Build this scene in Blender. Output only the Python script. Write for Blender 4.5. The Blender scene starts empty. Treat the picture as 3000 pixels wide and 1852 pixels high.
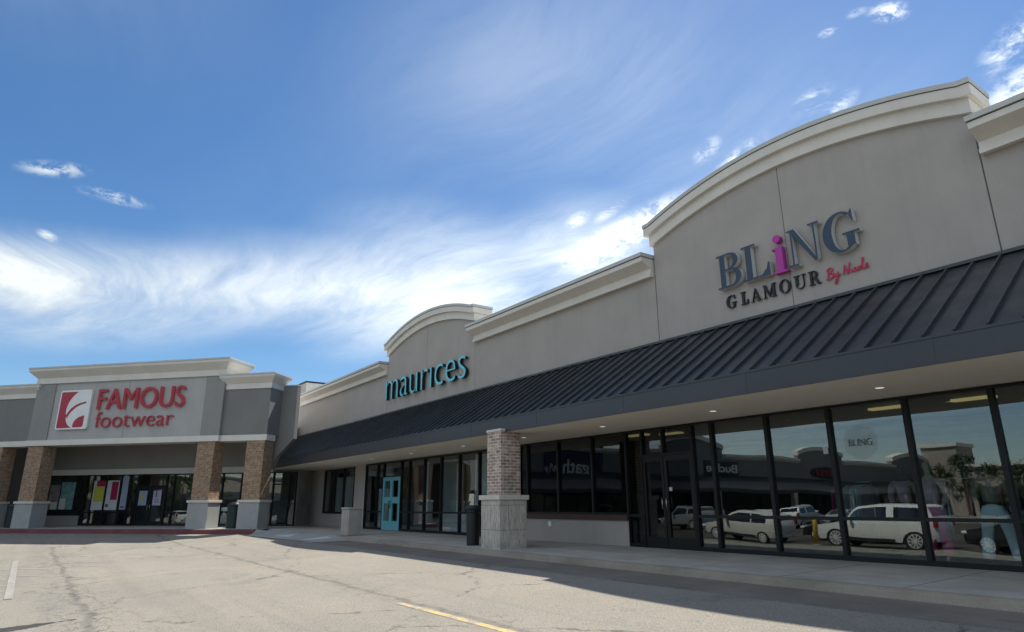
import bpy, bmesh, math, random
from mathutils import Vector, Matrix
random.seed(7)
R = math.radians
S = bpy.context.scene
COL = S.collection

# ------------------------------------------------------------------ camera
CAM = Vector((0.0, -12.6, 1.18))
yaw, pitch, roll = R(54.53), R(16.12), R(-0.29)
fwd = Vector((-math.sin(yaw)*math.cos(pitch), math.cos(yaw)*math.cos(pitch), math.sin(pitch)))
rgt = Vector((math.cos(yaw), math.sin(yaw), 0)); upv = rgt.cross(fwd)
r2 = math.cos(roll)*rgt + math.sin(roll)*upv
u2 = -math.sin(roll)*rgt + math.cos(roll)*upv
cd = bpy.data.cameras.new("camera"); cam = bpy.data.objects.new("camera", cd); COL.objects.link(cam)
mw = Matrix((r2, u2, -fwd)).transposed().to_4x4(); mw.translation = CAM
cam.matrix_world = mw
cd.sensor_width = 36.0; cd.lens = 1908.2/3000*36.0; cd.clip_end = 3000; cd.clip_start = 0.05
S.camera = cam

# ------------------------------------------------------------------ sun and sky
SUN_DIR = Vector((-0.19, 0.575, 1.0)).normalized()
SUN_EL = math.asin(SUN_DIR.z); SUN_AZ = math.atan2(SUN_DIR.x, SUN_DIR.y)
sl = bpy.data.lights.new("sun", 'SUN'); so = bpy.data.objects.new("sun", sl); COL.objects.link(so)
sl.energy = 4.0; sl.angle = R(0.55); sl.color = (1.0, 0.94, 0.84)
so.rotation_euler = SUN_DIR.to_track_quat('Z', 'Y').to_euler(); so.location = (-20, 40, 60)
S.view_settings.view_transform = 'Standard'; S.view_settings.look = 'None'
S.view_settings.exposure = 0.80; S.view_settings.gamma = 1.0

W = bpy.data.worlds.new("World"); S.world = W; W.use_nodes = True
nt = W.node_tree; nt.nodes.clear()
class N:
    """tiny node helper"""
    def __init__(s, nt): s.nt = nt
    def n(s, t, **k):
        o = s.nt.nodes.new(t)
        for a, b in k.items(): setattr(o, a, b)
        return o
    def set(s, sock, v):
        if isinstance(v, bpy.types.NodeSocket): s.nt.links.new(v, sock)
        else: sock.default_value = v
    def math(s, op, a, b=0.0, c=None, clamp=False):
        o = s.n('ShaderNodeMath', operation=op); o.use_clamp = clamp
        s.set(o.inputs[0], a); s.set(o.inputs[1], b)
        if c is not None: s.set(o.inputs[2], c)
        return o.outputs[0]
    def vec(s, op, a, b=None):
        o = s.n('ShaderNodeVectorMath', operation=op); s.set(o.inputs[0], a)
        if b is not None: s.set(o.inputs[1], b)
        return o.outputs['Value'] if op in ('DOT_PRODUCT', 'LENGTH', 'DISTANCE') else o.outputs[0]
    def smooth(s, v, a, b, lo=0.0, hi=1.0):
        o = s.n('ShaderNodeMapRange', interpolation_type='SMOOTHSTEP')
        s.set(o.inputs[0], v)
        for i, x in zip((1, 2, 3, 4), (a, b, lo, hi)): s.set(o.inputs[i], x)
        return o.outputs[0]
    def mix(s, f, a, b, typ='MIX'):
        o = s.n('ShaderNodeMix', data_type='RGBA', blend_type=typ)
        s.set(o.inputs[0], f)
        for sk, v in ((o.inputs[6], a), (o.inputs[7], b)):
            s.set(sk, v if isinstance(v, bpy.types.NodeSocket) else (*v[:3], 1))
        return o.outputs[2]
    def noise(s, vec, scale, detail=4, rough=0.55, dist=0.0, out='Fac'):
        o = s.n('ShaderNodeTexNoise'); s.set(o.inputs['Vector'], vec)
        for a, b in (('Scale', scale), ('Detail', detail), ('Roughness', rough), ('Distortion', dist)): s.set(o.inputs[a], b)
        return o.outputs[out]
    def mapping(s, vec, loc=(0, 0, 0), rot=(0, 0, 0), scale=(1, 1, 1)):
        o = s.n('ShaderNodeMapping'); s.set(o.inputs[0], vec)
        o.inputs[1].default_value = loc; o.inputs[2].default_value = rot; o.inputs[3].default_value = scale
        return o.outputs[0]
    def sep(s, v):
        o = s.n('ShaderNodeSeparateXYZ'); s.set(o.inputs[0], v); return o.outputs
    def comb(s, x, y, z):
        o = s.n('ShaderNodeCombineXYZ')
        for i, v in enumerate((x, y, z)): s.set(o.inputs[i], v)
        return o.outputs[0]

def build_world():
    k = N(nt)
    out = k.n('ShaderNodeOutputWorld'); bg = k.n('ShaderNodeBackground')
    bg.inputs[1].default_value = 0.1
    sky = k.n('ShaderNodeTexSky', sky_type='NISHITA'); sky.sun_disc = False
    sky.sun_elevation = SUN_EL; sky.sun_rotation = SUN_AZ
    sky.air_density = 1.0; sky.dust_density = 0.3; sky.ozone_density = 3.0; sky.altitude = 300
    tc = k.n('ShaderNodeTexCoord'); d = k.vec('NORMALIZE', tc.outputs['Generated'])
    sx, sy, sz = k.sep(d)
    zz = k.math('MAXIMUM', sz, 0.06)
    pl = k.comb(k.math('DIVIDE', sx, zz), k.math('DIVIDE', sy, zz), 0.0)   # flat cloud layer
    def ell(az, el, ra, re, tilt=0.0, soft=0.0):
        az, el = R(az), R(el)
        D = Vector((math.sin(az)*math.cos(el), math.cos(az)*math.cos(el), math.sin(el)))
        A = Vector((math.cos(az), -math.sin(az), 0)); B = A.cross(D)
        t = R(tilt); A2 = (A*math.cos(t)+B*math.sin(t))/math.tan(R(ra)); B2 = (-A*math.sin(t)+B*math.cos(t))/math.tan(R(re))
        a = k.vec('DOT_PRODUCT', d, tuple(A2)); b = k.vec('DOT_PRODUCT', d, tuple(B2))
        r = k.math('SQRT', k.math('ADD', k.math('MULTIPLY', a, a), k.math('MULTIPLY', b, b)))
        m = k.smooth(r, 1.0, soft)
        return k.math('MULTIPLY', m, k.math('GREATER_THAN', k.vec('DOT_PRODUCT', d, tuple(D)), 0.0))
    def total(lst):
        acc = 0.0
        for w, e in lst: acc = k.math('MULTIPLY_ADD', e, w, acc)
        return acc
    # streaked cirrus: noise drawn out along the wind
    warp = k.noise(pl, 0.55, 3, 0.5, out='Color')
    plw = k.vec('ADD', pl, k.vec('MULTIPLY', k.vec('SUBTRACT', warp, (0.5, 0.5, 0.5)), (1.1, 1.1, 0)))
    st = k.noise(k.mapping(plw, rot=(0, 0, R(24)), scale=(0.30, 1.15, 1)), 1.3, 9, 0.60)
    st2 = k.noise(k.mapping(plw, (3.1, 7.7, 0), (0, 0, R(-12)), (0.8, 1.9, 1)), 2.2, 10, 0.62)
    st3 = k.noise(k.mapping(plw, (1.7, 3.3, 0), (0, 0, R(32)), (0.9, 4.2, 1)), 2.6, 10, 0.68)
    cov = total([(0.86, ell(-86, 16.3, 26, 4.6, 4)), (0.75, ell(-95, 15.6, 9, 3.4, 3)), (0.42, ell(-90, 12.6, 13, 2.6, 6)),
                 (0.62, ell(-66, 18.2, 19, 4.6, -8)), (0.70, ell(-56, 19.5, 18, 7.0, -14)), (0.75, ell(-46, 21.5, 10, 6.0, -25)),
                 (0.45, ell(-66, 14.3, 9, 3.2, 10)), (0.07, ell(-54, 33, 22, 13, -12)), (0.14, ell(-47, 37, 22, 13, -10)), (0.05, ell(-50, 27, 40, 22, 0)),
                 (0.14, ell(-30, 27, 22, 13, 0)), (1.0, ell(150, 42, 62, 30, 0)), (0.9, ell(-150, 58, 40, 24, 0))])  # last two: unseen clouds behind the camera, added to brighten the shaded facade
    wisp = k.math('ADD', k.math('MULTIPLY', st, 0.65), k.math('MULTIPLY', st2, 0.35))
    dens = k.math('MULTIPLY', cov, k.math('ADD', k.smooth(wisp, 0.36, 0.62, 0.40, 0.92), k.math('MULTIPLY', k.math('SUBTRACT', st3, 0.5), 0.62)))
    # small torn puffs
    pf = k.noise(k.mapping(d, scale=(1, 1, 2.2)), 34, 9, 0.70, 0.4)
    pf2 = k.noise(k.mapping(d, (2, 1, 5), scale=(1, 1, 1.6)), 13, 9, 0.68, 0.5)
    puffs = total([(0.8, ell(-92.6, 23.6, 2.6, 0.75, 12)), (0.6, ell(-88.3, 22.6, 3.0, 0.6, -2)), (0.7, ell(-92.1, 18.9, 1.0, 0.45, -20)),
                   (0.9, ell(-19.6, 35.5, 1.7, 0.9, -18)), (0.6, ell(-24.4, 35.5, 0.9, 0.4)), (0.35, ell(-22.0, 36.2, 1.0, 0.4))])
    big = total([(1.15, ell(-41.5, 23.8, 6.0, 2.0, 22)), (0.9, ell(-46.5, 21.6, 5.0, 2.3, 20)), (0.7, ell(-35.9, 29.0, 1.8, 0.9, 40)), (0.8, ell(-33.0, 28.1, 3.0, 1.0, 30)),
                 (0.6, ell(-48.3, 24.3, 1.8, 0.8, 30)), (0.6, ell(-45.1, 25.0, 2.2, 0.7, 32)), (0.8, ell(-26.6, 31.0, 2.2, 1.1, 25)), (0.75, ell(-24.6, 30.2, 2.0, 0.9, 25)),
                 (1.0, ell(-11.8, 30.8, 3.4, 1.5, 30)), (0.9, ell(-12.0, 27.6, 5.0, 1.7, 24)), (0.6, ell(-7, 29, 8, 3.4, 10))])
    d1 = k.math('MULTIPLY', puffs, k.smooth(pf, 0.42, 0.60))
    d2 = k.math('MULTIPLY', big, k.smooth(k.math('ADD', k.math('MULTIPLY', pf2, 0.6), k.math('MULTIPLY', pf, 0.4)), 0.42, 0.60, 0.0, 1.0))
    dens = k.math('MINIMUM', k.math('ADD', k.math('ADD', dens, d1), d2), 0.93)
    # thin cloud is lit by the sun: brighter near it
    sd = k.vec('DOT_PRODUCT', d, tuple(SUN_DIR))
    lum = k.math('ADD', k.smooth(sd, 0.2, 0.93, 5.9, 8.8), k.smooth(sd, 0.30, -0.25, 0.0, 7.0))   # extra brightness for the added fill clouds behind the camera
    cc = k.n('ShaderNodeVectorMath', operation='SCALE'); cc.inputs[0].default_value = (0.94, 0.985, 0.96); k.set(cc.inputs['Scale'], lum)
    hs = k.n('ShaderNodeHueSaturation'); hs.inputs['Saturation'].default_value = 1.22; hs.inputs['Value'].default_value = 0.74; k.set(hs.inputs['Color'], sky.outputs[0])
    col = k.mix(dens, hs.outputs[0], cc.outputs[0])
    nt.links.new(col, bg.inputs[0]); nt.links.new(bg.outputs[0], out.inputs[0])
build_world()

# ------------------------------------------------------------------ materials
MATS = {}
def mat(name, base, rough=0.8, metal=0.0, spec=0.3, vary=0.0, vscale=3.0, fine=0.0, fscale=60.0, bump=0.0, bscale=80.0, emit=None, es=1.0, streak=0.0, coat=0.0):
    if name in MATS: return MATS[name]
    m = bpy.data.materials.new(name); m.use_nodes = True; MATS[name] = m
    k = N(m.node_tree); b = m.node_tree.nodes['Principled BSDF']
    b.inputs['Roughness'].default_value = rough; b.inputs['Metallic'].default_value = metal
    b.inputs['Specular IOR Level'].default_value = spec; b.inputs['Coat Weight'].default_value = coat
    tc = k.n('ShaderNodeTexCoord').outputs['Object']
    col = k.n('ShaderNodeRGB').outputs[0]; col.default_value = (*base, 1)
    if vary:
        f = k.smooth(k.noise(tc, vscale, 6, 0.6), 0.3, 0.7, 1-vary, 1+vary)
        o = k.n('ShaderNodeVectorMath', operation='SCALE'); k.set(o.inputs[0], col); k.set(o.inputs['Scale'], f); col = o.outputs[0]
    if fine:
        f = k.smooth(k.noise(tc, fscale, 3, 0.6), 0.3, 0.7, 1-fine, 1+fine)
        o = k.n('ShaderNodeVectorMath', operation='SCALE'); k.set(o.inputs[0], col); k.set(o.inputs['Scale'], f); col = o.outputs[0]
    if streak:   # rain runs
        f = k.smooth(k.noise(k.mapping(tc, scale=(1, 1, 0.07)), 5.0, 5, 0.65), 0.45, 0.75, 1.0, 1-streak)
        o = k.n('ShaderNodeVectorMath', operation='SCALE'); k.set(o.inputs[0], col); k.set(o.inputs['Scale'], f); col = o.outputs[0]
    k.set(b.inputs['Base Color'], col)
    if bump:
        bn = k.n('ShaderNodeBump'); bn.inputs['Strength'].default_value = bump; bn.inputs['Distance'].default_value = 0.01
        k.set(bn.inputs['Height'], k.noise(tc, bscale, 4, 0.6)); k.set(b.inputs['Normal'], bn.outputs[0])
    if emit:
        b.inputs['Emission Color'].default_value = (*emit, 1); b.inputs['Emission Strength'].default_value = es
    return m
def stucco(name, c): return mat(name, c, 0.9, spec=0.15, vary=0.05, vscale=0.9, fine=0.06, fscale=55, bump=0.25, bscale=120, streak=0.06)
STUCCO = stucco('stucco_taupe', (0.40, 0.365, 0.335))
STUCCO_D = stucco('stucco_grey_dark', (0.215, 0.212, 0.205))
STUCCO_M = stucco('stucco_grey_mid', (0.29, 0.285, 0.27))
STUCCO_L = stucco('stucco_grey_light', (0.42, 0.41, 0.395))
CREAM = mat('trim_cream', (0.68, 0.645, 0.58), 0.85, spec=0.2, vary=0.04, vscale=1.2, fine=0.04, bump=0.12, streak=0.05)
COPING = mat('coping_metal', (0.50, 0.50, 0.47), 0.45, metal=0.0, spec=0.5, vary=0.05)
DARKLINE = mat('coping_dark_strip', (0.06, 0.06, 0.06), 0.8)  # thin dark strip under the coping
SOFFIT = mat('soffit_paint', (0.80, 0.72, 0.60), 0.8, vary=0.03, vscale=0.7)
AWN = mat('awning_metal', (0.030, 0.034, 0.040), 0.34, metal=0.0, spec=0.5, vary=0.10, vscale=0.6, fine=0.03, fscale=9)
def awning_metal():
    m = bpy.data.materials.new('awning_metal_panels'); m.use_nodes = True; k = N(m.node_tree); b = m.node_tree.nodes['Principled BSDF']
    p = k.n('ShaderNodeTexCoord').outputs['Object']; x, y, z = k.sep(p)
    wn = k.n('ShaderNodeTexWhiteNoise', noise_dimensions='1D'); k.set(wn.inputs['W'], k.math('FLOOR', k.math('DIVIDE', k.math('ADD', x, 41.7), 0.406)))
    f = k.math('MULTIPLY', k.smooth(wn.outputs['Value'], 0, 1, 0.86, 1.14), k.smooth(k.noise(p, 0.7, 5, 0.6), 0.3, 0.7, 0.88, 1.14))
    o = k.n('ShaderNodeVectorMath', operation='SCALE'); o.inputs[0].default_value = (0.036, 0.040, 0.046); k.set(o.inputs['Scale'], f)
    dust = k.smooth(k.noise(k.mapping(p, scale=(1, .12, .12)), 9, 5, 0.7), 0.48, 0.75, 0, 0.35)
    k.set(b.inputs['Base Color'], k.mix(dust, o.outputs[0], (.10, .10, .10))); k.set(b.inputs['Roughness'], k.smooth(k.noise(p, 2.2, 4), .3, .7, .28, .46))
    bn = k.n('ShaderNodeBump'); bn.inputs['Strength'].default_value = 0.25; bn.inputs['Distance'].default_value = 0.03
    k.set(bn.inputs['Height'], k.noise(k.mapping(p, scale=(1, .5, .5)), 2.6, 2)); k.set(b.inputs['Normal'], bn.outputs[0]); return m
BLACKAL = mat('black_aluminium', (0.008, 0.009, 0.010), 0.42, spec=0.3)
DOORTURQ = mat('turquoise_paint', (0.13, 0.42, 0.49), 0.4, spec=0.5, vary=0.03)
STEEL = mat('brushed_steel', (0.55, 0.55, 0.54), 0.3, metal=1.0)
SILLBR = mat('sill_brown', (0.075, 0.042, 0.034), 0.6, vary=0.1)
def split_block():
    m = bpy.data.materials.new('split_block'); m.use_nodes = True; k = N(m.node_tree); b = m.node_tree.nodes['Principled BSDF']
    p = k.n('ShaderNodeTexCoord').outputs['Object']; uv = k.n('ShaderNodeTexCoord').outputs['UV']
    ribs = k.noise(k.mapping(p, scale=(1, 1, 0.16)), 30, 5, 0.7); grit = k.noise(p, 70, 4, 0.7)
    t = k.n('ShaderNodeTexBrick'); t.offset = 0.5; k.set(t.inputs['Vector'], k.mapping(uv, (0.13, 0.06, 0)))
    for a, v in (('Scale', 1.0), ('Mortar Size', 0.007), ('Mortar Smooth', 0.4), ('Brick Width', 0.62), ('Row Height', 0.61)): t.inputs[a].default_value = v
    t.inputs['Color1'].default_value = (.52, .485, .43, 1); t.inputs['Color2'].default_value = (.57, .53, .47, 1); t.inputs['Mortar'].default_value = (.40, .375, .335, 1)
    f = k.math('MULTIPLY', k.smooth(ribs, 0.28, 0.68, 0.62, 1.16), k.smooth(grit, 0.25, 0.75, 0.86, 1.12))
    o = k.n('ShaderNodeVectorMath', operation='SCALE'); k.set(o.inputs[0], t.outputs[0]); k.set(o.inputs['Scale'], f)
    z = k.sep(p)[2]; foot = k.math('MULTIPLY', k.smooth(z, 0.42, 0.08), k.smooth(k.noise(p, 6, 5, 0.7), 0.35, 0.7, 0.1, 0.75))
    k.set(b.inputs['Base Color'], k.mix(foot, o.outputs[0], (.22, .20, .17))); b.inputs['Roughness'].default_value = .95; b.inputs['Specular IOR Level'].default_value = .1
    bn = k.n('ShaderNodeBump'); bn.inputs['Strength'].default_value = 1.0; bn.inputs['Distance'].default_value = 0.02
    k.set(bn.inputs['Height'], k.math('SUBTRACT', ribs, k.math('MULTIPLY', t.outputs['Fac'], .5))); k.set(b.inputs['Normal'], bn.outputs[0]); return m
CMU = split_block()
CAPST = mat('cap_stone', (0.58, 0.54, 0.48), 0.9, spec=0.15, vary=0.06, fine=0.08, bump=0.3)
GREYBLOCK = mat('painted_block', (0.335, 0.34, 0.335), 0.9, spec=0.15, vary=0.05, fine=0.08, bump=0.4, bscale=30)
CONC = mat('concrete_bin', (0.36, 0.335, 0.295), 0.95, spec=0.1, vary=0.08, fine=0.22, fscale=90, bump=0.6, bscale=90)
BIN = mat('bin_black', (0.012, 0.016, 0.018), 0.45, spec=0.4)
ROOFM = mat('roof_membrane', (0.75, 0.74, 0.70), 0.9)
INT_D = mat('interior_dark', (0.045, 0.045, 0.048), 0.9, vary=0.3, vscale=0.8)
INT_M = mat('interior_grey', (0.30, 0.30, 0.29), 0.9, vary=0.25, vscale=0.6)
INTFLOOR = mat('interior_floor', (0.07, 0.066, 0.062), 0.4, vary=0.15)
LAMP = mat('strip_light', (0.9, 0.85, 0.6), 0.5, emit=(1.0, 0.80, 0.30), es=0.17)
CANL = mat('can_light', (0.95, 0.93, 0.88), 0.4, emit=(1, 0.97, 0.9), es=0.35)
WHITEP = mat('white_paint', (0.78, 0.78, 0.76), 0.7, vary=0.04)
TEALF = mat('sign_teal', (0.13, 0.60, 0.70), 0.35, spec=0.5)
BLACKR = mat('sign_black', (0.010, 0.011, 0.014), 0.45, spec=0.4)
NAVY = mat('sign_navy', (0.030, 0.052, 0.085), 0.4, spec=0.4)
SILV = mat('sign_silver', (0.55, 0.56, 0.55), 0.4)
PINK = mat('sign_pink', (0.42, 0.035, 0.30), 0.4, spec=0.4)
PINKR = mat('sign_rose', (0.60, 0.045, 0.12), 0.4)
RED = mat('sign_red', (0.40, 0.010, 0.030), 0.35, spec=0.5)
REDR = mat('sign_red_edge', (0.60, 0.12, 0.13), 0.5)

def brick_mat(name, c1, c2, cm, bw=0.235, bh=0.08, mort=0.011):
    m = bpy.data.materials.new(name); m.use_nodes = True
    k = N(m.node_tree); b = m.node_tree.nodes['Principled BSDF']
    uv = k.n('ShaderNodeTexCoord').outputs['UV']; ob = k.n('ShaderNodeTexCoord').outputs['Object']
    t = k.n('ShaderNodeTexBrick'); t.offset = 0.5
    k.set(t.inputs['Vector'], uv); t.inputs['Color1'].default_value = (*c1, 1); t.inputs['Color2'].default_value = (*c2, 1); t.inputs['Mortar'].default_value = (*cm, 1)
    for a, v in (('Scale', 1.0), ('Mortar Size', mort), ('Mortar Smooth', 0.15), ('Bias', -0.1), ('Brick Width', bw), ('Row Height', bh)): t.inputs[a].default_value = v
    f = k.smooth(k.noise(ob, 7.0, 5, 0.65), 0.3, 0.7, 0.72, 1.25)
    o = k.n('ShaderNodeVectorMath', operation='SCALE'); k.set(o.inputs[0], t.outputs[0]); k.set(o.inputs['Scale'], f)
    k.set(b.inputs['Base Color'], o.outputs[0]); b.inputs['Roughness'].default_value = 0.9; b.inputs['Specular IOR Level'].default_value = 0.15
    bn = k.n('ShaderNodeBump'); bn.inputs['Strength'].default_value = 0.8; bn.inputs['Distance'].default_value = 0.008
    k.set(bn.inputs['Height'], k.math('SUBTRACT', k.math('MULTIPLY', k.noise(ob, 60, 3), 0.4), t.outputs['Fac'])); k.set(b.inputs['Normal'], bn.outputs[0])
    return m
BRICK = brick_mat('brick_pinkish', (0.31, 0.19, 0.145), (0.50, 0.385, 0.32), (0.52, 0.49, 0.45), mort=0.014)
BRICK2 = brick_mat('brick_tan', (0.275, 0.165, 0.100), (0.37, 0.245, 0.155), (0.33, 0.275, 0.215))

def glass_mat(name, tint, f0=0.2, wav=0.012):
    m = bpy.data.materials.new(name); m.use_nodes = True; t = m.node_tree; t.nodes.clear(); k = N(t)
    out = k.n('ShaderNodeOutputMaterial'); mx = k.n('ShaderNodeMixShader')
    tr = k.n('ShaderNodeBsdfTransparent'); tr.inputs[0].default_value = (*tint, 1)
    gl = k.n('ShaderNodeBsdfGlossy'); gl.inputs['Roughness'].default_value = 0.0; gl.inputs[0].default_value = (0.92, 0.98, 0.97, 1)
    ob = k.n('ShaderNodeTexCoord').outputs['Object']
    bn = k.n('ShaderNodeBump'); bn.inputs['Strength'].default_value = wav; bn.inputs['Distance'].default_value = 1.0
    k.set(bn.inputs['Height'], k.noise(ob, 0.55, 1, 0.4)); k.set(gl.inputs['Normal'], bn.outputs[0])
    lw = k.n('ShaderNodeLayerWeight')     # grazing reflection, the same from both sides of the pane
    k.set(mx.inputs[0], k.math('ADD', k.math('MULTIPLY', k.math('POWER', lw.outputs['Facing'], 5.0), 0.85), f0, clamp=True))
    t.links.new(tr.outputs[0], mx.inputs[1]); t.links.new(gl.outputs[0], mx.inputs[2]); t.links.new(mx.outputs[0], out.inputs[0])
    MATS[name] = m; return m
GLASS = glass_mat('shop_glass', (0.84, 0.88, 0.88), 0.10, .007)
GLASS_D = glass_mat('shop_glass_dark', (0.62, 0.66, 0.68), 0.055, .007)

# ------------------------------------------------------------------ mesh helpers
class MB:
    def __init__(s): s.v = []; s.f = []; s.m = []
    def add(s, vs, fs, m=0):
        o = len(s.v); s.v += [tuple(map(float, p)) for p in vs]
        s.f += [tuple(i+o for i in f) for f in fs]; s.m += [m]*len(fs); return s
    def box(s, x0, x1, y0, y1, z0, z1, m=0):
        return s.add([(x0,y0,z0),(x1,y0,z0),(x1,y1,z0),(x0,y1,z0),(x0,y0,z1),(x1,y0,z1),(x1,y1,z1),(x0,y1,z1)],
              [(3,2,1,0),(4,5,6,7),(0,1,5,4),(1,2,6,5),(2,3,7,6),(3,0,4,7)], m)
    def prism(s, pts, a0, a1, ax='y', m=0, ms=None):
        """extrude a 2-D outline; ax names the axis of extrusion"""
        n = len(pts)
        def P(p, a):
            return (p[0], a, p[1]) if ax == 'y' else ((a, p[0], p[1]) if ax == 'x' else (p[0], p[1], a))
        vs = [P(p, a0) for p in pts]+[P(p, a1) for p in pts]
        s.add(vs, [tuple(range(n)), tuple(range(2*n-1, n-1, -1))], m)
        o = len(s.v)-2*n
        for i in range(n):
            j = (i+1) % n; s.f.append((o+i, o+n+i, o+n+j, o+j)); s.m.append(m if ms is None else ms)
        return s
    def cyl(s, cx, cy, z0, z1, r0, r1=None, n=20, m=0):
        r1 = r0 if r1 is None else r1
        vs = [(cx+r*math.cos(2*math.pi*i/n), cy+r*math.sin(2*math.pi*i/n), z) for r, z in ((r0, z0), (r1, z1)) for i in range(n)]
        fs = [(i, (i+1) % n, n+(i+1) % n, n+i) for i in range(n)]+[tuple(range(n-1, -1, -1)), tuple(range(n, 2*n))]
        return s.add(vs, fs, m)
    def lathe(s, cx, cy, prof, n=20, m=0):
        vs = [(cx+r*math.cos(2*math.pi*i/n), cy+r*math.sin(2*math.pi*i/n), z) for r, z in prof for i in range(n)]
        fs = [(j*n+i, j*n+(i+1) % n, (j+1)*n+(i+1) % n, (j+1)*n+i) for j in range(len(prof)-1) for i in range(n)]
        fs += [tuple(range(n-1, -1, -1)), tuple(range((len(prof)-1)*n, len(prof)*n))]
        return s.add(vs, fs, m)
    def tube(s, pts, r, n=8, m=0, close=True):
        rings = []; pts = [Vector(p) for p in pts]
        for i, p in enumerate(pts):
            d = (pts[min(i+1, len(pts)-1)]-pts[max(i-1, 0)]).normalized()
            a = d.orthogonal().normalized() if i == 0 else (prev-d*prev.dot(d)).normalized()
            prev = a; b = d.cross(a); rr = r[i] if isinstance(r, (list, tuple)) else r
            rings.append([p+rr*(a*math.cos(2*math.pi*j/n)+b*math.sin(2*math.pi*j/n)) for j in range(n)])
        vs = [q for g in rings for q in g]
        fs = [(i*n+j, i*n+(j+1) % n, (i+1)*n+(j+1) % n, (i+1)*n+j) for i in range(len(pts)-1) for j in range(n)]
        fs += [tuple(range(n-1, -1, -1)), tuple(range((len(pts)-1)*n, len(pts)*n))]
        return s.add(vs, fs, m)
    def build(s, name, mats, parent=None, smooth=False, bevel=0.0, fix=True):
        me = bpy.data.meshes.new(name); me.from_pydata(s.v, [], s.f)
        mats = mats if isinstance(mats, (list, tuple)) else [mats]
        for m in mats: me.materials.append(m)
        me.polygons.foreach_set('material_index', s.m)
        if fix:
            bm = bmesh.new(); bm.from_mesh(me); bmesh.ops.recalc_face_normals(bm, faces=bm.faces); bm.to_mesh(me); bm.free()
        uvl = me.uv_layers.new(name='UVMap')
        for p in me.polygons:
            n = p.normal; ax = max(range(3), key=lambda i: abs(n[i]))
            for li in p.loop_indices:
                c = me.vertices[me.loops[li].vertex_index].co
                uvl.data[li].uv = (c.y, c.z) if ax == 0 else ((c.x, c.z) if ax == 1 else (c.x, c.y))
        if smooth: me.polygons.foreach_set('use_smooth', [True]*len(me.polygons))
        o = bpy.data.objects.new(name, me); COL.objects.link(o)
        if parent is not None: o.parent = parent
        if bevel:
            b = o.modifiers.new('bevel', 'BEVEL'); b.width = bevel; b.segments = 2; b.limit_method = 'ANGLE'
        return o
def thing(name, label, cat, loc=(0, 0, 0), rotz=0.0, group=None):
    o = bpy.data.objects.new(name, None); COL.objects.link(o); o.empty_display_size = 0.3
    o.location = loc; o.rotation_euler = (0, 0, rotz); o['label'] = label; o['category'] = cat
    if group: o['group'] = group
    return o
def tag(o, label, cat, group=None):
    o['label'] = label; o['category'] = cat
    if group: o['group'] = group
    return o
def struct(o): o['kind'] = 'structure'; return o
def text_mesh(s, size, depth, offset=0.0, shear=0.0, sx=1.0, space=1.0):
    """lettering with the built-in font, standing in the XZ plane facing -Y, returned as vertices/faces"""
    c = bpy.data.curves.new('lettering', 'FONT'); c.body = s; c.size = size; c.extrude = depth/2; c.offset = offset; c.shear = shear; c.space_character = space
    c.resolution_u = 6
    o = bpy.data.objects.new('lettering', c); COL.objects.link(o)
    dg = bpy.context.evaluated_depsgraph_get(); me = bpy.data.meshes.new_from_object(o.evaluated_get(dg))
    vs = [(v.co.x*sx, -v.co.z, v.co.y) for v in me.vertices]; fs = [tuple(p.vertices) for p in me.polygons]
    nz = [abs(p.normal.z) for p in me.polygons]
    bpy.data.objects.remove(o); bpy.data.curves.remove(c); bpy.data.meshes.remove(me)
    return vs, fs, nz
def letters(parent, text, x0, x1, z0, capz, depth, y, face, side, offset=0.0, shear=0.0, name='letter', fit_h=None):
    """one mesh per letter, whole word fitted to x0..x1; z0 baseline, capz measured height of the tallest glyph"""
    probe, _, _ = text_mesh(text, 1.0, 0.1, offset, shear)
    xs = [p[0] for p in probe]; zs = [p[2] for p in probe]
    zlo = min(zs) if fit_h == 'all' else 0.0
    sz = capz/(max(zs)-zlo); sx = (x1-x0)/((max(xs)-min(xs))*sz); ox = min(xs)*sz*sx
    done = ''
    for ch in text:
        adv = 0.0
        if done:
            a, _, _ = text_mesh(done+ch, 1.0, 0.1, offset, shear); b, _, _ = text_mesh(ch, 1.0, 0.1, offset, shear)
            adv = max(p[0] for p in a)-max(p[0] for p in b)
        done += ch
        if ch == ' ': continue
        vs, fs, nz = text_mesh(ch, 1.0, 1.0, offset, shear)
        if not vs: continue
        m = MB(); P = [((p[0]+adv)*sz*sx-ox+x0, y+p[1]*depth, p[2]*sz+z0) for p in vs]
        o0 = len(m.v); m.v += P
        for f, q in zip(fs, nz): m.f.append(f); m.m.append(0 if q > 0.5 else 1)
        m.build(name, [face, side], parent, fix=False)

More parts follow.
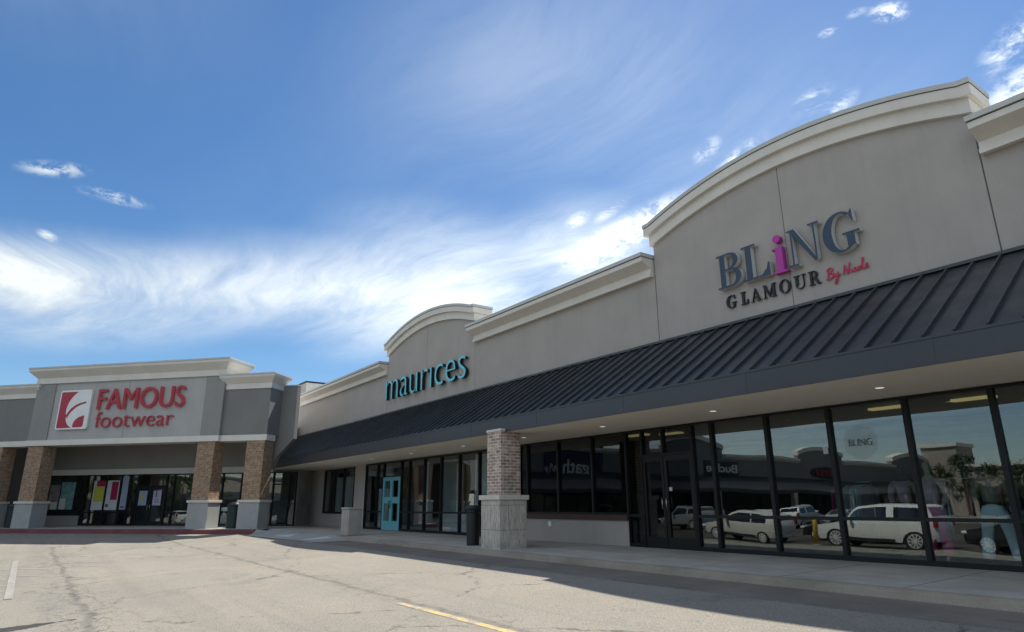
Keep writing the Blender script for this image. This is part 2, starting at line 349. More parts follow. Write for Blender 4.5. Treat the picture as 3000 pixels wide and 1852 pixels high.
# ------------------------------------------------------------------ ground
FA = R(42.68)                                   # the corner store is turned by this much
FU = Vector((-math.cos(FA), -math.sin(FA), 0)); FN = Vector((math.sin(FA), -math.cos(FA), 0))
FORG = 26.5*FU-19.0*FN                          # front right corner of the corner store
def F2W(x, y, z=0.0):                           # corner-store coordinates to world
    p = FORG-x*FU-y*FN; return (p.x, p.y, z)
def gz(x, y):
    d1 = -4.4-y; p = Vector((x, y, 0)); d2 = p.dot(FN)+18.45
    h = 0.5*(d1+d2-math.sqrt((d1-d2)**2+1.0))
    return -0.06-0.05*min(max(0.0, h), 15.0)
def asphalt():
    m = bpy.data.materials.new('asphalt_aged'); m.use_nodes = True; k = N(m.node_tree); b = m.node_tree.nodes['Principled BSDF']
    p = k.n('ShaderNodeTexCoord').outputs['Object']; x, y, z = k.sep(p)
    big = k.noise(p, 0.16, 5, 0.6); mid = k.noise(p, 1.3, 6, 0.65); fine = k.noise(p, 45, 4, 0.75); grit = k.noise(p, 130, 2, 0.6)
    col = k.mix(k.smooth(big, 0.35, 0.65), (0.285, 0.262, 0.222), (0.240, 0.226, 0.198))
    col = k.mix(k.smooth(mid, 0.5, 0.72, 0, 0.6), col, (0.310, 0.268, 0.222))
    col = k.mix(k.smooth(k.noise(k.mapping(p, (9, 4, 0)), 0.5, 5, 0.7), 0.56, 0.72, 0, 0.55), col, (0.165, 0.162, 0.155))
    col = k.mix(k.smooth(k.noise(k.mapping(p, (0, 3, 0), scale=(0.06, 1.0, 1)), 0.9, 6, 0.65), 0.48, 0.70, 0, 0.5), col, (0.20, 0.188, 0.168))
    col = k.mix(k.math('MULTIPLY', k.smooth(k.noise(k.mapping(p, (7, 7, 0)), 1.5, 4, 0.6), 0.66, 0.74, 0, 0.6), k.smooth(k.noise(p, 0.12, 2), .45, .6)), col, (0.125, 0.118, 0.108))
    f = k.math('MULTIPLY', k.smooth(fine, 0.25, 0.75, 0.60, 1.38), k.smooth(grit, 0.2, 0.8, 0.62, 1.36))
    o = k.n('ShaderNodeVectorMath', operation='SCALE'); k.set(o.inputs[0], col); k.set(o.inputs['Scale'], f); col = o.outputs[0]
    wob = k.noise(p, 0.9, 6, 0.7); wob2 = k.noise(k.mapping(p, (5, 1, 0)), 2.3, 5, 0.7)
    def seam(coord, at, amp, w, lo, hi, other, dark, strength):
        d = k.math('ABSOLUTE', k.math('ADD', k.math('SUBTRACT', coord, at), k.math('MULTIPLY', k.math('SUBTRACT', wob, 0.5), amp)))
        mk = k.smooth(d, w, w*0.25)
        mk = k.math('MULTIPLY', mk, k.smooth(wob2, 0.30, 0.55, 0.25, 1.0))
        mk = k.math('MULTIPLY', mk, k.math('MULTIPLY', k.math('GREATER_THAN', other, lo), k.math('LESS_THAN', other, hi)))
        return k.math('MULTIPLY', mk, strength), dark
    # alligator cracking beside the seams and long random cracks
    pw = k.vec('ADD', p, k.vec('MULTIPLY', k.noise(p, 0.8, 5, 0.7, out='Color'), (1.3, 1.3, 0)))
    def cells(scale, w, off):
        v = k.n('ShaderNodeTexVoronoi', feature='DISTANCE_TO_EDGE'); k.set(v.inputs['Vector'], k.mapping(pw, off)); v.inputs['Scale'].default_value = scale
        return k.smooth(v.outputs['Distance'], w, w*0.2)
    c1 = k.math('MULTIPLY', cells(0.21, 0.010, (3, 8, 0)), k.smooth(wob2, 0.42, 0.6, 0.0, 0.75))
    c2 = k.math('MULTIPLY', cells(0.65, 0.012, (1, 2, 0)), k.smooth(k.noise(k.mapping(p, (2, 7, 0)), 0.22, 3), 0.55, 0.68, 0, 0.5))
    near = k.smooth(k.math('ABSOLUTE', k.math('ADD', y, 11.65)), 0.9, 0.1)
    c3 = k.math('MULTIPLY', k.math('MULTIPLY', cells(3.2, 0.07, (0, 0, 0)), near), k.smooth(wob2, 0.35, 0.6, 0.1, 0.8))
    near2 = k.smooth(k.math('ABSOLUTE', k.math('ADD', y, 7.7)), 0.55, 0.08)
    c4 = k.math('MULTIPLY', k.math('MULTIPLY', cells(2.4, 0.06, (4, 0, 0)), near2), k.smooth(wob2, 0.4, 0.65, 0.0, 0.7))
    for mk, dk in (seam(y, -7.7, 0.5, 0.10, -40, 30, x, (0.13, 0.122, 0.108), 0.6), seam(y, -11.65, 0.7, 0.10, -32, 20, x, (0.12, 0.115, 0.105), 0.6),
                   seam(x, -18.6, 1.6, 0.035, -30, -5, y, (0.10, 0.10, 0.095), 0.7), seam(x, -27.5, 1.4, 0.05, -30, -5, y, (0.10, 0.10, 0.095), 0.6),
                   (c1, (0.085, 0.083, 0.078)), (c2, (0.10, 0.10, 0.09)), (c3, (0.09, 0.09, 0.085)), (c4, (0.10, 0.10, 0.09))):
        col = k.mix(mk, col, dk)
    k.set(b.inputs['Base Color'], col); b.inputs['Roughness'].default_value = 0.92; b.inputs['Specular IOR Level'].default_value = 0.15
    bn = k.n('ShaderNodeBump'); bn.inputs['Strength'].default_value = 0.5; bn.inputs['Distance'].default_value = 0.012
    k.set(bn.inputs['Height'], k.math('ADD', fine, grit)); k.set(b.inputs['Normal'], bn.outputs[0])
    return m
ASPH = asphalt()
def concrete(name, c, dirt=0.5, joints=False):
    m = bpy.data.materials.new(name); m.use_nodes = True; k = N(m.node_tree); b = m.node_tree.nodes['Principled BSDF']
    p = k.n('ShaderNodeTexCoord').outputs['Object']
    f = k.math('MULTIPLY', k.smooth(k.noise(p, 0.8, 6, 0.65), 0.3, 0.7, 0.84, 1.12), k.smooth(k.noise(p, 50, 4, 0.7), 0.25, 0.75, 0.86, 1.14))
    o = k.n('ShaderNodeVectorMath', operation='SCALE'); o.inputs[0].default_value = c; k.set(o.inputs['Scale'], f)
    st = k.smooth(k.noise(k.mapping(p, scale=(0.35, 1.6, 1)), 1.7, 7, 0.7), 0.52, 0.74, 0, dirt)
    col = k.mix(st, o.outputs[0], tuple(x*0.45 for x in c))
    if joints:
        x, y, z = k.sep(p)
        jx = k.math('LESS_THAN', k.math('ABSOLUTE', k.math('SUBTRACT', k.math('FRACT', k.math('DIVIDE', x, 1.83)), 0.5)), 0.007)
        jy = k.math('LESS_THAN', k.math('ABSOLUTE', k.math('ADD', y, 1.5)), 0.013)
        col = k.mix(k.math('MULTIPLY', k.math('MAXIMUM', jx, jy), 0.7), col, (.07, .065, .06))
        spots = k.smooth(k.noise(p, 3.6, 3, 0.5), 0.70, 0.74, 0, 0.45); col = k.mix(spots, col, tuple(q*0.5 for q in c))
    k.set(b.inputs['Base Color'], col); b.inputs['Roughness'].default_value = 0.85; b.inputs['Specular IOR Level'].default_value = 0.2
    bn = k.n('ShaderNodeBump'); bn.inputs['Strength'].default_value = 0.3; bn.inputs['Distance'].default_value = 0.006
    k.set(bn.inputs['Height'], k.noise(p, 60, 4, 0.7)); k.set(b.inputs['Normal'], bn.outputs[0]); return m
WALK = concrete('sidewalk_concrete', (0.38, 0.375, 0.36), 0.45, True)
CURB = concrete('curb_concrete', (0.27, 0.235, 0.19), 0.95)
PAN = concrete('gutter_concrete', (0.20, 0.175, 0.150), 0.5)
REDC = concrete('curb_red', (0.17, 0.068, 0.070), 0.45)
RAMPW = concrete('ramp_white', (0.55, 0.55, 0.53), 0.3)

def ground():
    xs = [-900, -400, -200, -120]+[-80+1.0*i for i in range(106)]+[40, 80, 160, 400, 900]
    ys = [-900, -400, -200]+[-120+4*i for i in range(20)]+[-40+1.0*i for i in range(36)]+[-4.7, -4.4, -3.0, 0, 20, 60, 150, 400, 900]
    m = MB(); nx = len(xs)
    m.add([(x, y, gz(x, y)) for y in ys for x in xs], [(j*nx+i, j*nx+i+1, (j+1)*nx+i+1, (j+1)*nx+i) for j in range(len(ys)-1) for i in range(nx-1)])
    struct(m.build('ground', ASPH, smooth=True))
ground()

XR = 12.0                                        # the strip runs on to the right of the view
def walks():
    m = MB()
    m.add([(XR, 1, .155), (XR, -3.0, .09), (-25, -3.0, .09), (-25, 1, .155)], [(0, 1, 2, 3)])
    a = F2W(0.5, 0.45, .15); b = F2W(0.5, -5, .15)
    m.add([(-25, 1, .155), (-25, -3.0, .09), (-31.5, -3.75, .10), a, (-33.6, -1.8, .152), (-35.2, 1, .155)], [(0, 1, 2, 3, 4, 5)])
    c = [F2W(0.5, -0.45, .15), F2W(0.5, 9, .15), F2W(-30, 9, .15), F2W(-30, -0.45, .15)]
    m.add(c, [(0, 1, 2, 3)])
    struct(m.build('sidewalk', WALK))
    # rolled kerb and gutter apron along the strip
    m = MB()
    m.prism([(-2.999, -0.3), (-2.999, .0895), (-3.03, .087), (-3.075, .070), (-3.10, .035), (-3.14, -.045), (-3.14, -0.3)], -25.0, XR, 'x')
    struct(m.build('kerb', CURB))
    m = MB(); m.prism([(-3.141, -0.3), (-3.141, -.040), (-4.42, -.052), (-4.42, -0.3)], -23.5, XR, 'x')
    struct(m.build('gutter', PAN))
    # red kerb of the corner store
    m = MB(); pts = [(-0.451, -0.3), (-0.451, .149), (-0.58, .146), (-0.62, .12), (-0.64, -0.3)]
    n = len(pts); vs = [F2W(x, y, z) for x in (-30, 0.3) for y, z in pts]
    m.add(vs, [tuple(range(n)), tuple(range(2*n-1, n-1, -1))]+[(i, (i+1) % n, n+(i+1) % n, n+i) for i in range(n)])
    struct(m.build('red_kerb', REDC))
    # accessible ramp in the corner with two pale painted flares
    inn = [(-23.5, -3.142, -.036), (-25.0, -3.02, .088), (-28, -3.33, .092), (-31.5, -3.75, .098), F2W(0.28, -0.455, .148)]
    out_ = [(-23.5, -4.43, -.052), (-24.9, -4.45, -.052), (-27.6, -4.62, -.056), (-30.6, -4.85, -.058), F2W(0.30, -0.66, -.02)]
    def rp(s_, v_, lift=0.0):
        i_ = min(int(s_), 3); f_ = s_-i_
        a_ = [inn[i_][q]+(inn[i_+1][q]-inn[i_][q])*f_ for q in range(3)]; b_ = [out_[i_][q]+(out_[i_+1][q]-out_[i_][q])*f_ for q in range(3)]
        return (a_[0]+(b_[0]-a_[0])*v_, a_[1]+(b_[1]-a_[1])*v_, a_[2]+(b_[2]-a_[2])*v_+lift)
    m = MB(); ns, nv = 32, 8
    m.add([rp(4*i/ns, j/nv) for i in range(ns+1) for j in range(nv+1)], [(i*(nv+1)+j, i*(nv+1)+j+1, (i+1)*(nv+1)+j+1, (i+1)*(nv+1)+j) for i in range(ns) for j in range(nv)])
    struct(m.build('ramp', WALK))
    for cs in ([(1.95, .12), (2.28, .72), (1.72, .72)], [(.62, .25), (.95, .25), (1.18, .86), (.80, .86)]):
        m = MB(); nq = 8; L_ = []
        c4 = cs if len(cs) == 4 else [cs[0], cs[0], cs[1], cs[2]]
        for i in range(nq+1):
            for j in range(nq+1):
                a_ = [c4[0][q]+(c4[1][q]-c4[0][q])*i/nq for q in (0, 1)]; b_ = [c4[3][q]+(c4[2][q]-c4[3][q])*i/nq for q in (0, 1)]
                L_.append(rp(a_[0]+(b_[0]-a_[0])*j/nq, a_[1]+(b_[1]-a_[1])*j/nq, .006))
        m.add(L_, [(i*(nq+1)+j, i*(nq+1)+j+1, (i+1)*(nq+1)+j+1, (i+1)*(nq+1)+j) for i in range(nq) for j in range(nq)])
        struct(m.build('ramp_flare', RAMPW, fix=False))
walks()

def paint(name, c, wear):
    m = bpy.data.materials.new(name); m.use_nodes = True; k = N(m.node_tree); b = m.node_tree.nodes['Principled BSDF']
    p = k.n('ShaderNodeTexCoord').outputs['Object']
    f = k.smooth(k.noise(p, 6, 8, 0.75), 0.5-wear*0.3, 0.72-wear*0.3)
    g = k.smooth(k.noise(p, 60, 3, 0.7), 0.3, 0.7, 0.8, 1.1)
    o = k.n('ShaderNodeVectorMath', operation='SCALE'); o.inputs[0].default_value = c; k.set(o.inputs['Scale'], g)
    k.set(b.inputs['Base Color'], k.mix(f, o.outputs[0], (0.25, 0.238, 0.215))); b.inputs['Roughness'].default_value = 0.85
    return m
PW = paint('worn_white', (0.52, 0.51, 0.47), 0.72); PY = paint('worn_yellow', (0.60, 0.43, 0.16), 0.35); PF = paint('faded_white', (0.46, 0.45, 0.42), 0.75)
PATCHM = mat('crack_sealer', (0.045, 0.045, 0.045), 0.8, vary=0.3, vscale=9, fine=0.3)
def stripe(name, a, b, w, m, lift=0.004):
    a, b = Vector(a), Vector(b); n = max(1, int((b-a).length/0.8)); d = (b-a).normalized(); q = Vector((-d.y, d.x))*w/2
    vs = []
    for i in range(n+1):
        p = a+(b-a)*i/n
        for s in (-1, 1):
            c = p+q*s; vs.append((c.x, c.y, gz(c.x, c.y)+lift))
    mm = MB(); mm.add(vs, [(2*i, 2*i+1, 2*i+3, 2*i+2) for i in range(n)]); return struct(mm.build(name, m, fix=False))
stripe('yellow_line', (-9.6, -7.88), (8, -7.83), 0.11, PY)
stripe('parking_stripe', (-27.0, -12.70), (-16.05, -12.66), 0.14, PW, .010)
stripe('parking_stripe', (-16.1, -12.75), (-16.1, -17.5), 0.12, PW)
for x in (-18.83, -20.32, -21.77, -23.44, -24.98): stripe('parking_stripe', (x, -12.78), (x-3.6, -15.0), 0.10, PW)
for x in (-21.40, -23.81): stripe('faded_stripe', (x, -12.62), (x+1.5, -11.85), 0.09, PF)
for a, b in (((-23.7, -12.60), (-22.2, -11.85)), ((-24.3, -11.7), (-23.1, -10.5)), ((-22.8, -11.6), (-21.7, -10.7)), ((-23.8, -9.4), (-22.6, -8.7)), ((-22.6, -8.7), (-23.1, -7.9)), ((-33, -8.15), (-29.9, -8.0)), ((-25.2, -7.5), (-25.8, -5.2)),
             ((-26.5, -9.8), (-24.6, -9.3)), ((-27, -11.0), (-25.2, -10.6))): stripe('faded_stripe', a, b, 0.11, PF)
def ragged_patch():
    m = MB(); pts = []
    N_ = 26
    for s in (0, 1):
        for i in range(N_):
            t = i/(N_-1); t = t if s == 0 else 1-t
            y = -12.95+1.17*t; w = 0.17*math.sin(math.pi*min(1, t*1.15+.12))**0.5+0.02
            x = -12.25+(w if s else -w)+random.uniform(-.035, .035)+0.06*math.sin(t*5)
            pts.append((x, y, gz(x, y)+.004))
    m.add(pts, [(i, i+1, 2*N_-2-i, 2*N_-1-i) for i in range(N_-1)]); struct(m.build('asphalt_patch', PATCHM, fix=False))
ragged_patch()

def far_lot():
    # darker asphalt sheet added behind the camera to darken the mirrored ground
    xs = [-47+1.0*i for i in range(88)]; ys = [-60+1.0*i for i in range(45)]; m = MB(); nx = len(xs)
    m.add([(x, y, gz(x, y)+.006) for y in ys for x in xs], [(j*nx+i, j*nx+i+1, (j+1)*nx+i+1, (j+1)*nx+i) for j in range(len(ys)-1) for i in range(nx-1)])
    struct(m.build('parking_lot', mat('asphalt_dark', (.075, .068, .060), .9, spec=.15, vary=.25, vscale=.4, fine=.35, fscale=40), fix=False))
far_lot()
# ------------------------------------------------------------------ windows
def window(parent, x0, x1, z0, z1, y=0.0, rail=None, glass=None, sill=0.0, m=0.032, depth=0.12, door=False):
    """black frame in the XZ plane with its pane; x0..x1 are mullion centres"""
    f = MB(); y0, y1 = y-depth/2, y+depth/2; t = 0.05
    f.box(x0, x0+m, y0, y1, z0, z1); f.box(x1-m, x1, y0, y1, z0, z1)
    f.box(x0+m, x1-m, y0+.004, y1, z1-t, z1); f.box(x0+m, x1-m, y0+.004, y1, z0, z0+max(t, sill))
    if rail: f.box(x0+m, x1-m, y0+.006, y1, rail-.032, rail+.032)
    w = f.build('window', BLACKAL, parent)
    p = MB(); zz = [z0+max(t, sill)]+([rail-.032, rail+.032] if rail else [])+[z1-t]
    for i in range(0, len(zz), 2): p.box(x0+m, x1-m, y+.006, y+.014, zz[i], zz[i+1])
    p.build('pane', glass or GLASS, w)
    return w
def door(parent, x0, x1, z0, z1, y, paintm, panes, glass=None, handle='right'):
    """glazed leaf; panes are (u0,u1,v0,v1) shares of the leaf"""
    f = MB(); y0, y1 = y-.03, y+.03; w, h = x1-x0, z1-z0
    us = sorted(set([0, 1]+[q for p in panes for q in p[:2]])); vs_ = sorted(set([0, 1]+[q for p in panes for q in p[2:]]))
    for i in range(len(us)-1):
        for j in range(len(vs_)-1):
            cu, cv = (us[i]+us[i+1])/2, (vs_[j]+vs_[j+1])/2
            if any(p[0] < cu < p[1] and p[2] < cv < p[3] for p in panes): continue
            f.box(x0+w*us[i], x0+w*us[i+1], y0, y1, z0+h*vs_[j], z0+h*vs_[j+1])
    bm_ = f.build('door', paintm, parent)
    p = MB()
    for q in panes: p.box(x0+w*q[0], x0+w*q[1], y+.004, y+.012, z0+h*q[2], z0+h*q[3])
    p.build('pane', glass or GLASS, bm_)
    hx = x0+w*(0.93 if handle == 'right' else 0.07)
    MB().tube([(hx, y0-.002, z0+h*.42), (hx, y0-.06, z0+h*.42), (hx, y0-.06, z0+h*.54), (hx, y0-.002, z0+h*.54)], .012).build('handle', STEEL if paintm is BLACKAL else BLACKAL, bm_, smooth=True)
    return bm_
def room(parent, x0, x1, y0, y1, z0, z1, wall, floor=None, ceil=None):
    m = MB(); t = .1
    m.box(x0, x1, y1, y1+t, z0, z1, 0); m.box(x0-t, x0, y0, y1+t, z0, z1, 0); m.box(x1, x1+t, y0, y1+t, z0, z1, 0)
    m.box(x0-t, x1+t, y0, y1+t, z0-t, z0, 1); m.box(x0-t, x1+t, y0, y1+t, z1, z1+t, 2)
    return m.build('shop_interior', [wall, floor or INTFLOOR, ceil or wall], parent)

# ------------------------------------------------------------------ the long strip building
strip = thing('strip_mall_building', 'long taupe stucco strip of shops with two arched gables and a dark ribbed awning', 'building')
ARCHES = [(-27.62, -20.06), (-11.11, -3.54), (5.4, 12.9)]
def arch_z(x, a): xc = (a[0]+a[1])/2; h = (a[1]-a[0])/2; return 7.80+0.66*(1-((x-xc)/h)**2)
def upper_wall():
    m = MB(); 
    # straight runs and arched panels, butted end to end with narrow joint reveals
    runs = [(-43, -27.63), (-20.05, -11.125), (-3.525, 5.39)]
    for a, b in runs: m.box(a, b, 0, .45, 3.04, 7.02)
    for a in ARCHES:
        n = 24; halves = [(a[0]+.008, (a[0]+a[1])/2-.008), ((a[0]+a[1])/2+.008, a[1]-.008)]
        for h0, h1 in halves:
            pts = [(h0, 3.04), (h1, 3.04)]+[(h1+(h0-h1)*i/n, arch_z(h1+(h0-h1)*i/n, a)+.03) for i in range(n+1)]
            m.prism(pts, 0, .45, 'y')
        m.box(a[0]-.003, a[1]+.003, .02, .40, 3.05, 7.7, 1)
    return m.build('wall', [STUCCO, STUCCO_D], strip)
upper_wall()
def arch_cornice(a):
    n = 40; x0, x1 = a
    def band(xa, xb, y0, y1, lo, hi, mi, mm):
        pts = [(xa+(xb-xa)*i/n) for i in range(n+1)]
        zc = lambda x: arch_z(min(max(x, x0), x1), a)
        vs = []
        for x in pts:
            for y, o in ((y0, lo), (y0, hi), (y1, hi), (y1, lo)): vs.append((x, y, zc(x)+o))
        fs = [(4*i+j, 4*i+(j+1) % 4, 4*i+4+(j+1) % 4, 4*i+4+j) for i in range(n) for j in range(4)]+[(3, 2, 1, 0), (4*n, 4*n+1, 4*n+2, 4*n+3)]
        mm.add(vs, fs, mi)
    m = MB()
    band(x0-.05, x1+.05, -.09, .55, .03, .32, 0, m)
    band(x0-.14, x1+.14, -.20, .66, .32, .53, 0, m)
    band(x0-.145, x1+.145, -.205, .665, .53, .545, 2, m)
    band(x0-.155, x1+.155, -.225, .685, .545, .64, 1, m)
    m.build('arch_cornice', [CREAM, COPING, DARKLINE], strip)
for a in ARCHES: arch_cornice(a)
def straight_cornice(x0, x1):
    m = MB()
    m.prism([(0.46, 7.021), (-.155, 6.97), (-.155, 7.06), (-.115, 7.065), (-.115, 7.20), (-.13, 7.205), (-.44, 7.35), (-.44, 7.47), (0.46, 7.47)], x0, x1, 'x', 0)
    m.prism([(-.445, 7.471), (0.465, 7.471), (0.465, 7.487), (-.445, 7.487)], x0-.004, x1+.004, 'x', 2)
    m.prism([(-.48, 7.488), (0.5, 7.488), (0.5, 7.61), (-.48, 7.585)], x0-.02, x1+.02, 'x', 1)
    m.build('cornice', [CREAM, COPING, DARKLINE], strip)
for a, b in ((-39.85, -27.66), (-20.02, -11.16), (-3.49, 5.36)): straight_cornice(a, b)
# parapet backs carry the light roof membrane
MB().box(-43, XR+1, 1.35, 26, 6.55, 6.7).build('roof', ROOFM, strip)
MB().box(-43, XR+1, 12.0, 12.2, 0, 6.54).build('rear_wall', STUCCO_D, strip)

MB().box(-43, -39.40, .001, 1.3, 7.021, 8.40).build('parapet', CREAM, strip)
MB().box(-43.05, -39.35, -.05, 1.35, 8.401, 8.49).build('parapet_coping', BLACKAL, strip)
MB().box(-43, -39.402, -.004, .0, 7.03, 8.40).build('parapet_face', STUCCO, strip)
# awning: sloped ribbed metal, fascia, soffit; its left end dies into the side of the corner store
def axl(y): return -42.0                        # left end of the awning, masked by the corner store
def awning():
    m = MB(); yf = -2.6
    m.add([(axl(0), -.002, 5.14), (XR, -.002, 5.14), (XR, yf, 3.42), (axl(yf), yf, 3.42),
           (axl(0), -.002, 5.06), (XR, -.002, 5.06), (XR, yf, 3.37), (axl(yf), yf, 3.37)],
          [(0, 1, 2, 3), (7, 6, 5, 4), (0, 3, 7, 4), (1, 5, 6, 2), (0, 4, 5, 1), (3, 2, 6, 7)])
    x = -41.7
    d = Vector((0, yf, 3.42-5.14)).normalized(); nrm = Vector((0, d.z, -d.y)); nrm = nrm if nrm.z > 0 else -nrm
    while x < XR:
        y0 = 0.0 if x > axl(0) else None
        ya = -0.03; 
        yb = yf
        if abs(yb) > 0.15:
            A = Vector((x, ya, 5.14+(ya/yf)*(3.42-5.14))); B = Vector((x, yb, 5.14+(yb/yf)*(3.42-5.14)))
            h = nrm*0.055; w = Vector((.016, 0, 0))
            vs = [A-w, A+w, B+w, B-w, A-w+h, A+w+h, B+w+h, B-w+h]
            m.add(vs, [(3, 2, 1, 0), (4, 5, 6, 7), (0, 1, 5, 4), (1, 2, 6, 5), (2, 3, 7, 6), (3, 0, 4, 7)])
        x += 0.406
    m.box(axl(-.1), XR, -.075, -.003, 5.141, 5.20)                # head flashing
    m.build('awning', awning_metal(), strip)
    f = MB(); e = axl(yf)
    for q in range(17): f.box(-40.5+3.05*q, -40.42+3.05*q, yf-.034, yf-.0305, 3.03, 3.425)
    f.box(e, XR, yf-.045, yf-.031, 3.395, 3.432); f.box(e, XR, yf-.038, yf-.031, 3.026, 3.05)
    f.add([(e, yf-.03, 3.026), (XR, yf-.03, 3.026), (XR, yf-.03, 3.43), (e, yf-.03, 3.43), (e+.05, yf, 3.026), (XR, yf, 3.026), (XR, yf, 3.43), (e+.05, yf, 3.43)],
          [(0, 1, 2, 3), (4, 5, 6, 7), (0, 1, 5, 4), (1, 2, 6, 5), (2, 3, 7, 6), (3, 0, 4, 7)])
    f.build('fascia', AWN, strip)
    s = MB(); s.add([(axl(0)-.2, .1, 3.031), (XR, .1, 3.031), (XR, yf+.001, 3.031), (axl(yf)+.02, yf+.001, 3.031), (axl(0)-.2, .1, 3.05), (XR, .1, 3.05), (XR, yf+.001, 3.05), (axl(yf)+.02, yf+.001, 3.05)],
                    [(0, 1, 2, 3), (7, 6, 5, 4), (0, 4, 5, 1), (1, 5, 6, 2), (2, 6, 7, 3), (3, 7, 4, 0)])
    s.build('soffit', SOFFIT, strip)
awning()
for x in (-1.9, -5.25, -8.65, -12.0, -15.3, -18.65, -22.4, -26.0):
    r = MB().lathe(x, -1.3, [(.085, 3.031), (.10, 3.020), (.078, 3.020), (.07, 3.028)], 24).build('recessed_light', WHITEP, strip, smooth=True)
    MB().cyl(x, -1.3, 3.022, 3.027, .068).build('lens', CANL, r)

# ground-floor wall pieces between the shopfronts
low = MB()
low.box(-41, -34.95, 0, .3, .1, 3.031); low.box(-34.95, -30.85, 0, .3, .1, .77); low.box(-34.95, -30.85, 0, .3, 2.96, 3.031); low.box(-30.85, -29.53, 0, .3, .1, 3.031)
low.build('lower_wall', STUCCO, strip)
MB().box(-18.35, -17.3, 0, .3, .1, 3.031).box(-17.3, -12.56, 0, .3, .1, .76).build('lower_wall', STUCCO, strip)
MB().box(-17.3, -12.56, -.06, .1, .765, .90).build('window_sill', SILLBR, strip)
MB().box(-15.86, -15.72, -.03, -.002, .55, .69).build('outlet_cover', WHITEP, strip)
# left shop: three-light window, then full-height shopfront with the turquoise pair of doors
for a, b in ((-34.93, -33.57), (-33.57, -32.22), (-32.22, -30.87)): window(strip, a, b, .77, 2.96, .02, sill=.09)
for a, b in ((-29.51, -28.2), (-28.2, -27.55)): window(strip, a, b, .14, 2.99, .02, rail=.89, sill=.09)
window(strip, -27.55, -25.80, 2.34, 2.99, .02)
xs_ = [-25.80, -25.05, -23.72, -22.38, -21.03, -19.69, -18.36]
for a, b in zip(xs_, xs_[1:]): window(strip, a, b, .14, 2.99, .02, rail=.89, sill=.09)
PN = [(.20, .86, .17, .50), (.20, .86, .62, .93)]
door(strip, -27.53, -26.685, .15, 2.335, .0, DOORTURQ, PN, handle='right')
door(strip, -26.675, -25.82, .15, 2.335, .0, DOORTURQ, [(.14, .80, .17, .50), (.14, .80, .62, .93)], handle='left')
# right shop
for a, b in ((-17.3, -16.87), (-16.87, -15.36), (-15.36, -13.86), (-13.86, -12.53)): window(strip, a, b, .905, 3.02, .02, glass=GLASS_D)
window(strip, -12.53, -11.95, .12, 3.02, .02, rail=.89, sill=.10, glass=GLASS_D)
window(strip, -11.95, -11.25, 2.33, 3.02, .02, glass=GLASS_D); window(strip, -11.25, -10.33, 2.33, 3.02, .02, glass=GLASS_D)
door(strip, -11.93, -11.26, .14, 2.325, .0, BLACKAL, [(.10, .90, .12, .94)], glass=GLASS_D, handle='right')
door(strip, -11.24, -10.35, .14, 2.325, .0, BLACKAL, [(.10, .90, .12, .94)], glass=GLASS_D, handle='left')
window(strip, -10.33, -9.76, .12, 3.02, .02, rail=.89, sill=.11, glass=GLASS)
xs_ = [-9.76, -8.32, -6.93, -5.48, -4.12, -2.75, -1.38, 0.0, 1.4, 2.8, 4.2, 5.6]
for a, b in zip(xs_, xs_[1:]): window(strip, a, b, .10, 3.02, .02, rail=.89, sill=.13, glass=GLASS, m=.042)
MB().box(5.6, XR, 0, .3, .1, 3.031).build('lower_wall', STUCCO, strip)
# rooms behind the glass
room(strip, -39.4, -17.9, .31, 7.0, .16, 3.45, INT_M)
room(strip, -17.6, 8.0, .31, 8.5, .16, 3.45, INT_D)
for x, y in ((-15.6, 3.7), (-14.6, 4.2), (-7.6, 4.0), (-5.8, 4.1), (-4.4, 2.3)):
    MB().box(x-.42, x+.42, y-.12, y+.12, 3.36, 3.41).build('strip_light', LAMP, strip)
BACK = mat('fill_board_white', (0.70, 0.71, 0.70), .85, vary=.06)  # pale boards added behind the left shop's glass to brighten its panes
for a, b_, z0, z1 in ((-34.8, -31.0, .80, 2.6), (-20.95, -19.75, .2, 2.95), (-23.6, -21.1, .2, .85), (-29.4, -28.3, .2, 1.9), (-22.3, -21.9, .9, 2.7), (-25.0, -24.6, .9, 2.9)):
    MB().box(a, b_, .62, .66, z0, z1).build('fill_board', BACK, strip)
cur = mat('curtain_pale', (0.42, 0.43, 0.42), 0.9, vary=0.1)
for a, b in ((-29.3, -28.3), (-20.9, -19.8), (-23.6, -22.5), (-33.4, -32.4)):
    m = MB(); n = 40
    vs = [(a+(b-a)*i/n, .75+.04*math.sin(i*1.3)+dy, z) for i in range(n+1) for dy in (0, .02) for z in (.2, 2.9)]
    m.add(vs, [f for i in range(n) for f in ((4*i, 4*i+1, 4*i+5, 4*i+4), (4*i+2, 4*i+6, 4*i+7, 4*i+3))]); m.build('curtain', cur, strip)

# brick column that carries the awning
def column(parent, x0, x1, y0, y1, z0, zc, zt, over, brick, base, cap, name='column', top=True):
    c = MB().box(x0, x1, y0, y1, zc+.12, zt).build(name, brick, parent)
    MB().box(x0-over, x1+over, y0-over, y1+over, z0, zc).build('column_base', base, c, bevel=.012)
    MB().box(x0-over-.05, x1+over+.05, y0-over-.05, y1+over+.05, zc+.001, zc+.119).build('column_cap', cap, c, bevel=.01)
    if top: MB().box(x0-.015, x1+.015, y0-.015, y1+.015, zt+.001, zt+.05).build('column_top', cap, c)
    return c
column(strip, -14.98, -14.33, -2.77, -2.14, .05, 1.29, 3.05, .11, BRICK, CMU, CAPST, top=False)
MB().box(-15.0, -14.31, -2.79, -2.635, 3.052, 3.11).build('column_head', CAPST, strip)

# ------------------------------------------------------------------ the angled corner store
store = thing('corner_store_building', 'angled grey stucco corner store with brick piers and a tall flat-topped sign gable', 'building', tuple(FORG), FA)
